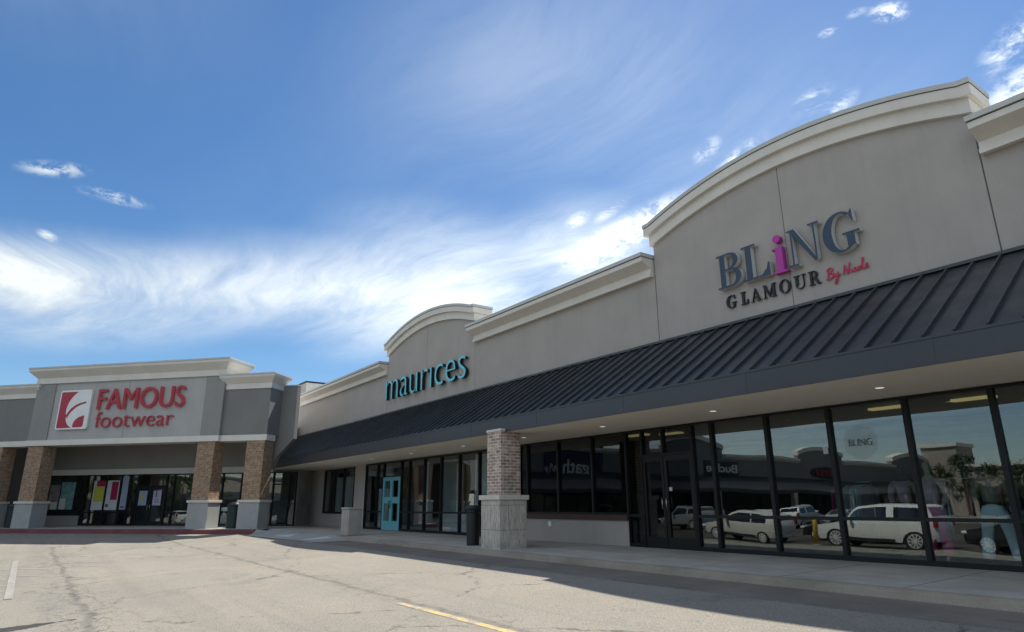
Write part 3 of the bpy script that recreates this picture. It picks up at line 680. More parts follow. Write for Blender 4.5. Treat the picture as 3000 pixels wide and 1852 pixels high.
# sign gable, its recessed light panel and the lower wings
for a, c in ((-13.65, -12.49), (-3.54, -2.50)): MB().box(a, c, 0, 1.4, 4.46, 7.40).build('gable_pier', STUCCO_M, store)
p = MB(); p.box(-12.489, -8.02, .05, 1.4, 4.46, 7.40); p.box(-8.00, -3.541, .05, 1.4, 4.46, 7.40)
p.build('sign_panel', STUCCO_L, store)
for a, c in ((-2.499, -.03), (-16.2, -13.651)): MB().box(a, c, .16, 1.15, 4.46, 6.70).build('wing_wall', STUCCO_D, store)
def f_cornice(x0, x1, y0, y1, z0, h, proj):
    """cornice that returns round both ends"""
    m = MB()
    steps = [(.05, 0, .36), (.09, .36, .40), (None, .40, .72), (proj, .72, .90)]
    m.box(x0-.05, x1+.05, y0-.05, y1+.05, z0, z0+.38*h)
    a, c, zz0, zz1 = .07, proj, z0+.38*h, z0+.76*h
    lo = [(x0-a, y0-a), (x1+a, y0-a), (x1+a, y1+a), (x0-a, y1+a)]; hi = [(x0-c, y0-c), (x1+c, y0-c), (x1+c, y1+c), (x0-c, y1+c)]
    m.add([(*q, zz0) for q in lo]+[(*q, zz1) for q in hi], [(3, 2, 1, 0), (4, 5, 6, 7)]+[(i, (i+1) % 4, 4+(i+1) % 4, 4+i) for i in range(4)])
    m.box(x0-c, x1+c, y0-c, y1+c, zz1+.001, z0+.90*h)
    m.box(x0-c-.03, x1+c+.03, y0-c-.03, y1+c+.03, z0+.90*h+.001, z0+h, 1)
    return m.build('cornice', [CREAM, COPING], store)
f_cornice(-13.65, -2.5, 0, 1.4, 7.401, .84, .36)
f_cornice(-2.44, -.03, .16, 1.15, 6.701, .72, .30)
f_cornice(-16.2, -13.71, .16, 1.15, 6.701, .72, .30)
g = MB(); g.box(-13.7, -2.45, -.07, .85, 4.18, 4.455); g.box(-2.449, .02, .09, .85, 4.18, 4.455); g.box(-16.25, -13.701, .09, .85, 4.18, 4.455); g.build('belt_course', CREAM, store)
for x0, x1, y in ((-1.0, -.06, .10), (-3.6, -2.66, .0), (-13.5, -12.56, .0), (-16.15, -15.2, .10)):
    column(store, x0, x1, y, y+.78, .1, 1.32, 4.178, .07, BRICK2, GREYBLOCK, CAPST, 'pier', top=False)
# porch: soffit, rear wall, head band
MB().box(-16.2, -1.96, .86, 4.19, 4.60, 4.66).box(-1.959, -.35, .86, 1.19, 4.60, 4.66).build('porch_soffit', SOFFIT, store)
MB().box(-17.0, -1.95, 4.2, 4.5, 3.21, 4.66).build('porch_wall', STUCCO_M, store)
MB().box(-17.0, -1.95, 4.10, 4.5, 2.90, 3.205).build('head_band', CREAM, store)
MB().box(-17.0, -13.85, 4.2, 4.45, .1, .70).build('bulkhead_wall', STUCCO_M, store)
MB().box(-17.0, -13.85, 4.14, 4.44, .702, .93).build('window_sill', BLACKAL, store)
for a, c in ((-16.6, -15.35), (-15.35, -14.3), (-14.3, -13.83)): window(store, a, c, .935, 2.895, 4.3)
for a, c in ((-13.83, -13.25), (-13.25, -12.37), (-12.37, -11.4), (-11.4, -10.82), (-10.82, -10.32)): window(store, a, c, .12, 2.895, 4.3, rail=.85, sill=.12)
window(store, -10.32, -8.48, 2.22, 2.895, 4.3)
door(store, -10.30, -9.41, .14, 2.21, 4.29, BLACKAL, [(.11, .89, .12, .94)], handle='right'); door(store, -9.39, -8.50, .14, 2.21, 4.29, BLACKAL, [(.11, .89, .12, .94)], handle='left')
for a, c in ((-8.48, -8.0), (-8.0, -6.5), (-6.5, -5.0), (-5.0, -3.85)): window(store, a, c, .12, 2.895, 4.3, rail=.85, sill=.12)
for a, c in ((-3.85, -2.9), (-2.9, -1.95)): window(store, a, c, .12, 2.895, 4.3, sill=.12)
window(store, -1.95, -1.02, .12, 2.895, 4.3, rail=2.27, sill=.12)
window(store, -1.02, -.60, .12, 2.895, 4.3, glass=GLASS_D)
room(store, -16.9, -.75, 4.6, 10.0, .16, 3.3, INT_M)
MB().box(-17.0, -3.0, 1.42, 14.0, 5.6, 5.75).build('roof', ROOFM, store)
MB().box(-17.0, -16.5, 1.3, 4.6, .1, 6.2).build('end_wall', STUCCO_D, store)
# short end wall that masks the left end of the strip's awning
MB().prism([(-.55, 2.9), (-.27, 2.9), (-.04, 3.46), (.79, 4.33), (.79, 6.95), (-.55, 6.95)], 1.20, 1.5, 'y').build('side_wall', STUCCO_D, store)
MB().box(-.56, .80, 1.18, 1.52, 6.951, 7.0).build('side_wall_coping', COPING, store)

# ------------------------------------------------------------------ shop signs
def arc_ring(cx, cz, rxo, rzo, rxi, rzi, a0, a1, dx=0.0, n=28):
    qs = []
    for i in range(n):
        t0, t1 = R(a0+(a1-a0)*i/n), R(a0+(a1-a0)*(i+1)/n)
        qs.append([(cx+rxo*math.cos(t0), cz+rzo*math.sin(t0)), (cx+rxo*math.cos(t1), cz+rzo*math.sin(t1)),
                   (cx+dx+rxi*math.cos(t1), cz+rzi*math.sin(t1)), (cx+dx+rxi*math.cos(t0), cz+rzi*math.sin(t0))])
    return qs
def bar(x0, x1, z0, z1): return [[(x0, z0), (x1, z0), (x1, z1), (x0, z1)]]
H = .05
GLY = {
 'B': bar(.11, .30, H, 1-H)+bar(0, .44, 1-H, 1)+bar(0, .48, 0, H)+bar(.30, .50, .495, .545)+arc_ring(.44, .7575, .33, .2425, .145, .1925, -90, 90)+arc_ring(.48, .2725, .36, .2725, .165, .2225, -90, 90),
 'L': bar(.12, .31, H, 1-H)+bar(0, .45, 1-H, 1)+bar(0, .80, 0, H)+[[(.80, 0), (.84, 0), (.84, .36), (.79, .36)], [(.58, H), (.80, H), (.79, .36), (.74, .20)]],
 'I': bar(.08, .27, H, .68)+bar(0, .36, 0, H)+[[(-.01, .655), (.27, .68), (.27, .715), (-.01, .70)]],
 'N': bar(.115, .165, H, .93)+bar(0, .28, 0, H)+[[(.02, 1), (.24, 1), (.81, .0), (.72, .0), (.10, .95), (.02, .96)]]+bar(.755, .805, .05, 1-H)+bar(.63, .93, 1-H, 1),
 'G': arc_ring(.46, .5, .46, .52, .25, .47, 52, 318, .03, 44)+bar(.60, .80, .10, .40)+bar(.50, .93, .40, .45)+[[(.72, .92), (.77, 1.0), (.80, 1.0), (.81, .68), (.78, .68)]],
 'l': bar(.15, .36, H, 1-H)+bar(0, .50, 1-H, 1)+bar(0, .70, 0, H)+[[(.52, H), (.70, H), (.70, .36), (.66, .36)]],
 'A': [[(.12, .04), (.18, .04), (.46, .92), (.42, 1.0)], [(.40, 1.0), (.48, 1.0), (.84, .04), (.62, .04)]]+bar(.20, .66, .30, .35)+bar(0, .30, 0, .04)+bar(.50, .94, 0, .04),
 'M': bar(.12, .17, H, 1-H)+bar(0, .28, 0, H)+[[(.02, 1), (.26, 1), (.60, .06), (.50, .06)], [(.50, .06), (.56, .06), (.86, 1), (.80, 1)]]+bar(.78, .98, H, 1-H)+bar(.68, 1.08, 0, H)+bar(.86, 1.08, 1-H, 1),
 'O': arc_ring(.44, .5, .44, .52, .25, .47, 0, 360, 0, 48),
 'U': bar(.12, .31, .32, 1-H)+bar(0, .44, 1-H, 1)+bar(.70, .75, .32, 1-H)+bar(.58, .88, 1-H, 1)+arc_ring(.435, .32, .315, .34, .27, .29, 180, 360, 0, 24),
 'R': bar(.12, .31, H, 1-H)+bar(0, .46, 1-H, 1)+bar(0, .44, 0, H)+arc_ring(.44, .745, .31, .255, .13, .205, -90, 90)+bar(.31, .48, .49, .54)+[[(.40, .49), (.62, .52), (.86, .06), (.66, .06)], [(.66, 0), (.95, 0), (.95, .06), (.66, .06)]],
}
def glyph(parent, ch, x0, x1, z0, z1, y, depth, face, side):
    g = GLY[ch]; mx = max(p[0] for q in g for p in q); mn = min(p[0] for q in g for p in q); s = (x1-x0)/(mx-mn); m = MB()
    for i, q in enumerate(g):
        e = .0006*(i % 7)
        pts = [(x0+(p[0]-mn)*s, z0+p[1]*(z1-z0)) for p in q]
        n = len(pts)
        vs = [(p[0], y-depth-e, p[1]) for p in pts]+[(p[0], y+e*.5, p[1]) for p in pts]
        o = len(m.v); m.v += vs; m.f.append(tuple(o+k for k in range(n))); m.m.append(0)
        for k in range(n):
            j = (k+1) % n; m.f.append((o+k, o+n+k, o+n+j, o+j)); m.m.append(1)
    return m.build('letter', [face, side], parent, fix=False)
sg = thing('shop_sign', 'navy serif letters with one pink i above smaller lines, on the nearest arched gable', 'shop sign', (-7.36, 0, 5.5))
sx, szz = 7.36, -5.5
for ch, a, b_ in (('B', -9.05, -8.40), ('L', -8.36, -7.67), ('N', -7.22, -6.47), ('G', -6.42, -5.67)):
    glyph(sg, ch, a+sx, b_+sx, 6.0+szz, 6.83+szz, -.03, .13, NAVY, SILV)
it = glyph(sg, 'I', -7.59+sx, -7.27+sx, 5.96+szz, 6.79+szz, -.03, .13, PINK, PINK)
MB().prism([(-7.46+sx+.088*math.cos(t*math.pi/14), 6.75+szz+.088*math.sin(t*math.pi/14)) for t in range(28)], -.16, -.03, 'y').build('letter_dot', PINK, it)
for ch, a, b_ in (('G', -8.96, -8.69), ('l', -8.575, -8.38), ('A', -8.31, -8.04), ('M', -7.99, -7.67), ('O', -7.59, -7.32), ('U', -7.24, -6.965), ('R', -6.905, -6.65)):
    glyph(sg, ch, a+sx, b_+sx, 5.53+szz, 5.83+szz, -.012, .04, BLACKR, BLACKR)
# handwritten line: one tube per pen stroke
def pen(parent, strokes, ox, oz, sc, y, r, m):
    def cr(P, t):
        n = len(P)-1; i = min(int(t*n), n-1); f = t*n-i
        p0, p1, p2, p3 = P[max(i-1, 0)], P[i], P[i+1], P[min(i+2, n)]
        return [0.5*((2*p1[a])+(-p0[a]+p2[a])*f+(2*p0[a]-5*p1[a]+4*p2[a]-p3[a])*f*f+(-p0[a]+3*p1[a]-3*p2[a]+p3[a])*f**3) for a in (0, 1)]
    for st in strokes:
        pts = [cr(st, i/(6*len(st))) for i in range(6*len(st)+1)]
        MB().tube([(ox+q[0]*sc, y, oz+q[1]*sc) for q in pts], r, 6).build('letter', m, parent, smooth=True)
pen(sg, [[(0.3, .2), (.5, 1.7), (.55, 2.3), (.2, 2.0)], [(.2, 1.9), (.9, 2.45), (1.45, 2.1), (1.1, 1.5), (.75, 1.35), (1.3, 1.2), (1.45, .6), (.9, .15), (.1, .1), (.15, .35)],
         [(1.75, 1.1), (1.8, .45), (2.15, .55), (2.4, 1.2), (2.3, .2), (2.0, -.9), (1.6, -1.1), (1.9, -.3), (2.9, .7)],
         [(3.5, .2), (3.75, 1.2), (3.95, 2.2), (4.1, 1.2), (4.4, .25), (4.75, 1.4), (5.05, 2.5)],
         [(5.15, 1.1), (5.2, .35), (5.5, .6)], [(5.35, 1.7), (5.40, 1.76)], [(6.1, 1.0), (5.75, 1.1), (5.7, .45), (6.2, .5), (6.5, .9)], [(6.75, 1.15), (6.45, .8), (6.6, .35), (6.95, .6), (6.8, 1.1), (7.1, .95)],
         [(7.1, .8), (7.6, 1.9), (7.75, 2.6), (7.5, 2.4), (7.4, 1.0), (7.6, .35), (8.0, .7)], [(7.95, .7), (8.35, 1.0), (8.3, 1.35), (8.0, 1.0), (8.1, .45), (8.6, .6)]],
    -6.53+sx, 5.545+szz, .1, -.03, .0135, PINKR)

sg2 = thing('shop_sign', 'turquoise lowercase letters with deep black edges on the farther arched gable', 'shop sign', (-23.8, 0, 5.6))
letters(sg2, 'maurıces', -27.38+23.8, -20.42+23.8, 5.71-5.6, .86, .14, -.12, TEALF, BLACKR, offset=-.016)

sg3 = thing('shop_sign', 'red slanted capitals over thin lowercase letters beside a red and white emblem', 'shop sign', F2W(-8.0, .05, 4.9), FA)
letters(sg3, 'FAMOUS', -9.68+8, -4.62+8, 5.93-4.9, 1.05, .13, -.09, RED, REDR, offset=.0, shear=0.0)
letters(sg3, 'footwear', -9.66+8, -5.15+8, 5.0-4.9, .80, .10, -.07, RED, REDR, offset=-.020, shear=0.0)
def emblem():
    # slanted rounded square, white with red field, curl and wedge; coordinates 0..1
    def P(u, v): return (-12.02+8+1.91*u, 4.97-4.9+2.02*v)
    def rr(r, n=5, ins=0.0):
        c = [(ins+r, ins+r, 180), (1-ins-r, ins+r, 270), (1-ins-r, 1-ins-r, 0), (ins+r, 1-ins-r, 90)]
        return [(x+r*math.cos(R(a+90*i/n)), y+r*math.sin(R(a+90*i/n))) for x, y, a in c for i in range(n+1)]
    o = MB().prism([P(*q) for q in rr(.06)], -.12, -.01, 'y').build('emblem_plate', WHITEP, sg3)
    def plate(poly, y, name='emblem_mark'): MB().prism([P(*q) for q in poly], y-.01, -.119, 'y').build(name, RED, o)
    arc = lambda cx, cy, rx, ry, a0, a1, n=18: [(cx+rx*math.cos(R(a0+(a1-a0)*i/n)), cy+ry*math.sin(R(a0+(a1-a0)*i/n))) for i in range(n+1)]
    # left field bounded on the right by two bows
    plate([(.045, .05), (.045, .94), (.07, .955), (.56, .955)]+[(.52, .925), (.42, .84), (.34, .74), (.285, .62), (.262, .50), (.27, .40), (.30, .36), (.295, .28), (.32, .20), (.37, .13), (.44, .075), (.52, .04)]+[(.07, .035)], -.121)
    up = [(.30, .36), (.34, .44), (.42, .53), (.53, .605), (.67, .66), (.86, .695)]; dn = [(.87, .655), (.70, .615), (.56, .55), (.45, .465), (.37, .37), (.33, .27)]
    plate(up+dn, -.1215)
    plate([(.56, .045), (.55, .10), (.57, .18), (.63, .25), (.72, .305), (.84, .335), (.875, .335), (.875, .09), (.84, .05)], -.122)
emblem()

# ------------------------------------------------------------------ litter bins
cb = thing('litter_bin', 'pale square concrete litter bin beside the kerb ramp', 'litter bin', (-24.35, -2.72, .095), R(0))
MB().box(-.36, .36, -.24, .28, 0, .92).build('bin_body', CONC, cb, bevel=.03)
MB().box(-.38, .38, -.26, .30, .921, 1.0).build('bin_lid', CONC, cb, bevel=.02)
MB().box(-.28, .28, -.252, -.2395, .10, .80).build('bin_panel', CONC, cb); MB().box(.3605, .372, -.16, .20, .10, .82).build('bin_panel', CONC, cb)
bb = thing('litter_bin', 'black ribbed litter bin tucked behind the brick awning column', 'litter bin', (-16.12, -2.48, .10))
MB().lathe(0, 0, [(.165, 0), (.175, .02), (.185, .85), (.20, .88), (.20, .93)], 20).build('bin_body', BIN, bb, smooth=False)
MB().lathe(0, 0, [(.22, .931), (.24, .96), (.24, 1.0), (.20, 1.04), (.13, 1.06)], 20).build('bin_lid', BIN, bb)
def round_bin(x, y, label):
    t = thing('litter_bin', label, 'litter bin', F2W(x, y, .15), 0, 'green bins between the brick piers')
    MB().lathe(0, 0, [(.29, 0), (.31, .02), (.31, .98), (.33, 1.0)], 22).build('bin_body', mat('bin_green', (.010, .026, .026), .45, spec=.4), t)
    MB().lathe(0, 0, [(.335, 1.001), (.34, 1.05), (.25, 1.16), (.14, 1.20)], 22).build('bin_lid', BIN, t, smooth=True)
round_bin(-1.62, .60, 'dark green round bin between the two rightmost brick piers')
round_bin(-14.35, .70, 'dark green round bin between the two leftmost brick piers')

# ------------------------------------------------------------------ posters and notices on glass
def card(name, label, cat, parent_to_world, w, h, m, extra=None, group=None):
    loc, rz = parent_to_world
    t = thing(name, label, cat, loc, rz, group) if extra else None
    mm = MB().box(-w/2, w/2, -.006, 0, 0, h)
    if t is None:
        o = mm.build(name, m); o.location = loc; o.rotation_euler = (0, 0, rz); tag(o, label, cat, group); return o
    mm.build('sheet', m, t)
    for (u0, u1, v0, v1, em, nm) in extra: MB().box(-w/2+w*u0, -w/2+w*u1, -.010, -.0065, h*v0, h*v1).build(nm, em, t)
    return t
paper = mat('poster_white', (.55, .55, .56), .5, vary=.05); yel = mat('poster_yellow', (.50, .47, .06), .5); crim = mat('poster_crimson', (.34, .012, .06), .5); teal = mat('poster_teal', (.16, .30, .30), .5, vary=.35, vscale=3)
lil = mat('poster_lilac', (.50, .44, .56), .5, vary=.06); blu = mat('poster_blue', (.32, .38, .50), .5, vary=.06); inkm = mat('poster_ink', (.10, .08, .12), .5)
G_ = 'posters on the corner store glass'
def fx(x, z): return (F2W(x, 4.235, z), FA)
card('window_poster', 'pale poster with a yellow block under a crimson patch', 'poster', fx(-12.8, .98), .74, 1.6, paper, [(.1, .98, .28, .80, yel, 'printed_block'), (.25, 1, .80, 1, crim, 'printed_block')], G_)
card('window_poster', 'pale poster with a large crimson figure beside the yellow one', 'poster', fx(-11.88, .98), .80, 1.6, paper, [(.38, .92, .34, .96, crim, 'printed_block'), (.06, .3, .1, .2, inkm, 'printed_block')], G_)
card('window_poster', 'bluish poster with a yellow figure on the left store door', 'poster', fx(-9.86, 1.22), .52, .78, blu, [(.3, .6, .3, .75, yel, 'printed_block')], G_)
card('window_poster', 'lilac printed poster on the right store door', 'poster', fx(-8.95, 1.22), .52, .78, lil, [(.30, .45, .55, .95, inkm, 'printed_block'), (.2, .8, .2, .24, inkm, 'printed_block'), (.2, .7, .35, .39, inkm, 'printed_block')], G_)
card('window_poster', 'teal fashion poster in the left raised window of the corner store', 'poster', fx(-14.86, 1.02), .92, 1.5, teal, [(.0, .45, .0, .4, paper, 'printed_block')], G_)
card('window_poster', 'grey-brown poster half hidden by the left brick pier', 'poster', fx(-15.75, 1.02), .70, 1.35, mat('poster_taupe', (.22, .19, .19), .5, vary=.3), [(.3, .9, .0, .3, paper, 'printed_block')], G_)
card('window_poster', 'narrow light blue banner between two black mullions', 'poster', fx(-11.1, 1.0), .40, 1.8, mat('poster_sky', (.33, .38, .47), .5, vary=.1), [(.2, .8, .05, .1, inkm, 'printed_line')], G_)
card('paper_notice', 'small white paper notice taped beside a mullion under the awning', 'notice', ((-7.06, -.002, 2.10), 0), .10, .13, paper, None)
card('door_notice', 'round-cornered white sticker above the black shop door handle', 'sticker', ((-11.08, -.004, 1.47), 0), .09, .09, paper, None)
def decal():
    t = thing('window_decal', 'faint pale oval decal with grey capitals on the shop glass', 'decal', (-6.38, .020, 2.28))
    m = bpy.data.materials.new('decal_film'); m.use_nodes = True; k = N(m.node_tree); b = m.node_tree.nodes['Principled BSDF']
    b.inputs['Base Color'].default_value = (.45, .5, .5, 1); b.inputs['Alpha'].default_value = .09; b.inputs['Roughness'].default_value = .6
    MB().prism([(.32*math.cos(i*math.pi/24), .32*math.sin(i*math.pi/24)) for i in range(48)], -.004, 0, 'y').build('film', m, t)
    letters(t, 'BLING', -.22, .22, -.07, .13, .002, -.007, mat('decal_ink', (.16, .20, .22), .6), mat('decal_ink', (.16, .20, .22), .6))
decal()

# ------------------------------------------------------------------ shop-window mannequins
def skin(name, chains, m, parent, sub=2, root=0):
    """chains: list of [(x,y,z,r),...]; first vertex of a chain may be an index into earlier vertices"""
    vs, es, rs = [], [], []
    for ch in chains:
        prev = None
        for q in ch:
            if isinstance(q, int): prev = q; continue
            vs.append(q[:3]); rs.append(q[3]); i = len(vs)-1
            if prev is not None: es.append((prev, i))
            prev = i
    me = bpy.data.meshes.new(name); me.from_pydata(vs, es, []); o = bpy.data.objects.new(name, me); COL.objects.link(o)
    sk = o.modifiers.new('skin', 'SKIN'); sk.use_smooth_shade = True
    for i, r in enumerate(rs):
        d = me.skin_vertices[0].data[i]; rr = r if isinstance(r, tuple) else (r, r); d.radius = rr; d.use_root = (i == root)
    su = o.modifiers.new('sub', 'SUBSURF'); su.levels = sub; su.render_levels = sub
    me2 = bpy.data.meshes.new_from_object(o.evaluated_get(bpy.context.evaluated_depsgraph_get()))
    bpy.data.objects.remove(o); me2.materials.clear(); me2.materials.append(m)
    me2.polygons.foreach_set('use_smooth', [True]*len(me2.polygons))
    r = bpy.data.objects.new(name, me2); COL.objects.link(r); r.parent = parent; return r
def mannequin(loc, rz, label, skinm, topm, legm, stance=.12, bottom='trousers'):
    t = thing('mannequin', label, 'mannequin', loc, rz, 'shop-window mannequins')
    s = stance
    MB().lathe(0, 0, [(.19, 0), (.19, .012), (.17, .02)], 24).build('stand', STEEL, t)
    skin('body', [[(0, 0, .95, .13), (0, 0, 1.10, .105), (0, .01, 1.28, .125), (0, .01, 1.40, .10), (0, 0, 1.49, .05), (0, -.01, 1.56, .052), (0, -.02, 1.65, .078), (0, -.015, 1.74, .058)],
                  [0, (-.09, 0, .86, .085), (-.10-s*.3, -.01, .52, .055), (-.10-s*.7, .0, .12, .036), (-.10-s*.7, -.10, .05, .03)], [0, (.09, 0, .86, .085), (.10+s*.5, -.02, .52, .055), (.10+s, -.01, .12, .036), (.10+s, -.11, .05, .03)],
                  [3, (-.19, .01, 1.38, .052), (-.25, .03, 1.14, .036), (-.20, -.06, .94, .028), (-.19, -.09, .86, .022)], [3, (.19, .01, 1.38, .052), (.27, .03, 1.14, .036), (.22, -.08, .96, .028), (.20, -.11, .88, .022)]], skinm, t)
    skin('top', [[(0, 0, .98, .155), (0, 0, 1.12, .13), (0, .01, 1.28, .148), (0, .01, 1.40, .105)], [3, (-.19, .01, 1.375, .072), (-.25, .03, 1.14, .058), (-.215, -.04, .99, .055)], [3, (.19, .01, 1.375, .072), (.27, .03, 1.14, .058), (.235, -.06, 1.0, .055)]], topm, t)
    if bottom == 'trousers':
        skin('trousers', [[(0, 0, 1.02, .145), (0, 0, .93, .15)], [1, (-.10, 0, .82, .11), (-.11-s*.3, -.01, .50, .088), (-.11-s*.7, .0, .09, .105)], [1, (.10, 0, .82, .11), (.11+s*.5, -.02, .50, .088), (.11+s, -.01, .09, .105)]], legm, t)
    else:
        skin('skirt', [[(0, 0, 1.03, .14), (0, 0, .9, .17), (0, 0, .65, .19), (0, 0, .40, .22)]], legm, t)
    return t
sk_ = mat('mannequin_skin', (.40, .36, .33), .4); dk = mat('mannequin_black', (.02, .02, .022), .35)
den = mat('pale_denim', (.52, .70, .74), .85, vary=.12, vscale=4, fine=.1, fscale=60); jac = mat('grey_jacket', (.16, .15, .15), .8, vary=.1)
rose = mat('rose_cloth', (.48, .06, .19), .85, vary=.1); mauve = mat('mauve_cloth', (.42, .35, .40), .85, vary=.2)
mannequin((-4.58, .50, .16), R(6), 'mannequin in pale blue flared jeans and dark jacket behind the rightmost glass', dk, jac, den, .13)
mannequin((-5.55, .62, .16), R(-10), 'mannequin in a mauve top and long rose trousers beside a clothes rack', sk_, mauve, rose, .05)
mannequin((-6.6, 1.9, .16), R(20), 'dark mannequin in a short dress standing deeper inside the shop', dk, mauve, mat('slate_cloth', (.10, .12, .15), .85), .05, 'skirt')
def rack(loc, rz, label, cloths):
    t = thing('clothes_rack', label, 'clothes rack', loc, rz, 'clothes racks in the shop')
    m = MB()
    for x in (-.6, .6):
        m.tube([(x, 0, .05), (x, 0, 1.45)], .014); m.tube([(x, -.25, .03), (x, .25, .03)], .016)
    m.tube([(-.6, 0, 1.45), (.6, 0, 1.45)], .014); m.build('rack_frame', STEEL, t, smooth=True)
    for i in range(9):
        x = -.5+i*.125; g = MB(); y = .17+random.uniform(0, .05); z0 = random.uniform(.55, .85)
        g.prism([(-.04, 1.40), (.04, 1.40), (y, 1.30), (y+.03, z0), (-y-.03, z0), (-y, 1.30)], x-.018, x+.018, 'x'); g.build('garment', random.choice(cloths), t)
cl = [jac, mauve, rose, den, mat('cream_cloth', (.45, .42, .36), .9), mat('slate_cloth', (.10, .12, .15), .85)]
rack((-5.1, 1.7, .16), R(12), 'chrome clothes rack between the two front mannequins', cl)
rack((-7.9, 2.4, .16), R(-25), 'chrome clothes rack full of garments behind the oval decal', cl)

# ------------------------------------------------------------------ across the car park (seen in the glass)
def far_wing():
    # facade looks along +X of its own frame; frame: local x along the facade, local y into it
    t = thing('strip_mall_building', 'shaded facing strip of shops seen mirrored in the glass, with dark awning and arches', 'building', (-50, -19, gz(-50, -60)), R(-90))
    # rotz -90: local x runs towards -Y, local y runs towards +X -> build facade at y=0 with body on -y
    L = 90
    zb = 0
    MB().box(0, L, -18, 0, zb+3.2, zb+7.4).build('wall', STUCCO_D, t)
    for i in range(3):
        x0 = 24+i*26; n = 20; a = (x0, x0+11)
        pts = [(a[0], 7.4), (a[1], 7.4)]+[(a[1]-(a[1]-a[0])*j/n, 8.1+1.0*(1-(1-2*j/n)**2)) for j in range(n+1)]
        MB().prism(pts, -.5, .04, 'y').build('arch_panel', STUCCO_D, t)
        m = MB(); xs = [a[0]+(a[1]-a[0])*j/n for j in range(n+1)]; zs = [8.1+1.0*(1-(1-2*j/n)**2) for j in range(n+1)]
        vs = [(x, y, z+o) for x, z in zip(xs, zs) for y, o in ((-.6, .001), (.25, .001), (.25, .5), (-.6, .5))]
        m.add(vs, [(4*j+k, 4*j+(k+1) % 4, 4*j+4+(k+1) % 4, 4*j+4+k) for j in range(n) for k in range(4)]+[(3, 2, 1, 0), (4*n, 4*n+1, 4*n+2, 4*n+3)]); m.build('arch_cornice', CREAM, t)
    m = MB(); cuts = [0, 24, 35, 50, 61, 76, 87, L]
    for a, c in zip(cuts[::2], cuts[1::2]): m.prism([(.001, 7.0), (.45, 7.3), (.45, 7.6), (-.4, 7.6), (-.4, 7.41), (.001, 7.41)], a, c, 'x')
    m.build('cornice', CREAM, t)
    m = MB(); m.prism([(0.002, 5.0), (2.4, 3.4), (2.4, 3.05), (.002, 3.05)], 0, L, 'x'); m.build('awning', AWN, t)
    m = MB(); m.box(0, L, -.3, -.05, .12, 3.19); m.build('shopfront_glass', mat('far_glass', (.015, .02, .022), .08, spec=.6), t)
    m = MB()
    for j in range(47): m.box(j*1.9, j*1.9+.07, -.049, .02, .12, 3.19)
    m.box(0, L, .021, .05, .12, .25); m.build('mullions', BLACKAL, t)
    MB().box(-.5, L, 0.05, 3.6, -.4, .12).build('pavement', WALK, t)
    for j in range(7):
        x = 2+j*14; c = MB().box(x, x+.65, 2.0, 2.6, 1.3, 3.049).build('column', BRICK, t); MB().box(x-.1, x+.75, 1.9, 2.7, .121, 1.299).build('column_base', CMU, c)
    return t
wing = far_wing()
WZ = gz(-50, -60)
def wing_sign(label, text, y0, y1, z, h, face, board=None, pad=.35):
    t = thing('shop_sign', label, 'shop sign', (-50+.06, y0, WZ+z), R(90))
    # local x runs along +Y seen from the car park; local y points to -X (into the wall)
    if board: MB().box(-pad, (y1-y0)+pad, -.10, -.001, -pad, h+pad).build('board', board, t)
    letters(t, text, 0, y1-y0, 0, h, .06, -.14 if board else -.05, face, face, offset=.012)
    return t
WHL = mat('sign_white', (.75, .75, .72), .5)
wing_sign('white capital and lowercase letters on black board in the mirrored strip', 'Buckle', -56.5, -50.2, 5.35, 1.0, WHL, BLACKR)
gs = wing_sign('wide navy signboard with white lowercase letters in the mirrored strip', 'gath', -31.9, -28.7, 4.9, 1.2, WHL, mat('board_navy', (.010, .018, .055), .5), 2.2)
pen(gs, [[(0, 0), (.5, 1.6), (.8, .3), (1.3, 1.2), (1.6, .2), (2.2, 1.5), (2.6, .1)], [(3.2, -.6), (3.4, 1.0), (3.9, .2), (4.4, 1.2)]], 3.55, .1, .42, -.16, .06, WHL)
rs = thing('shop_sign', 'dim dark red oblong signboard high on the mirrored strip', 'shop sign', (-50+.06, -79, WZ+5.3), R(90))
MB().prism([(3.6+3.6*math.cos(q*math.pi/20), .6+.75*math.sin(q*math.pi/20)) for q in range(40)], -.12, -.001, 'y').build('board', mat('board_dark', (.03, .012, .014), .5), rs)
for q in range(5): MB().box(1.0+1.1*q, 1.75+1.1*q, -.2, -.121, .2, 1.0).build('letter_block', mat('dull_red', (.20, .02, .03), .5), rs)  # plain red blocks in place of unreadable letters, not glowing

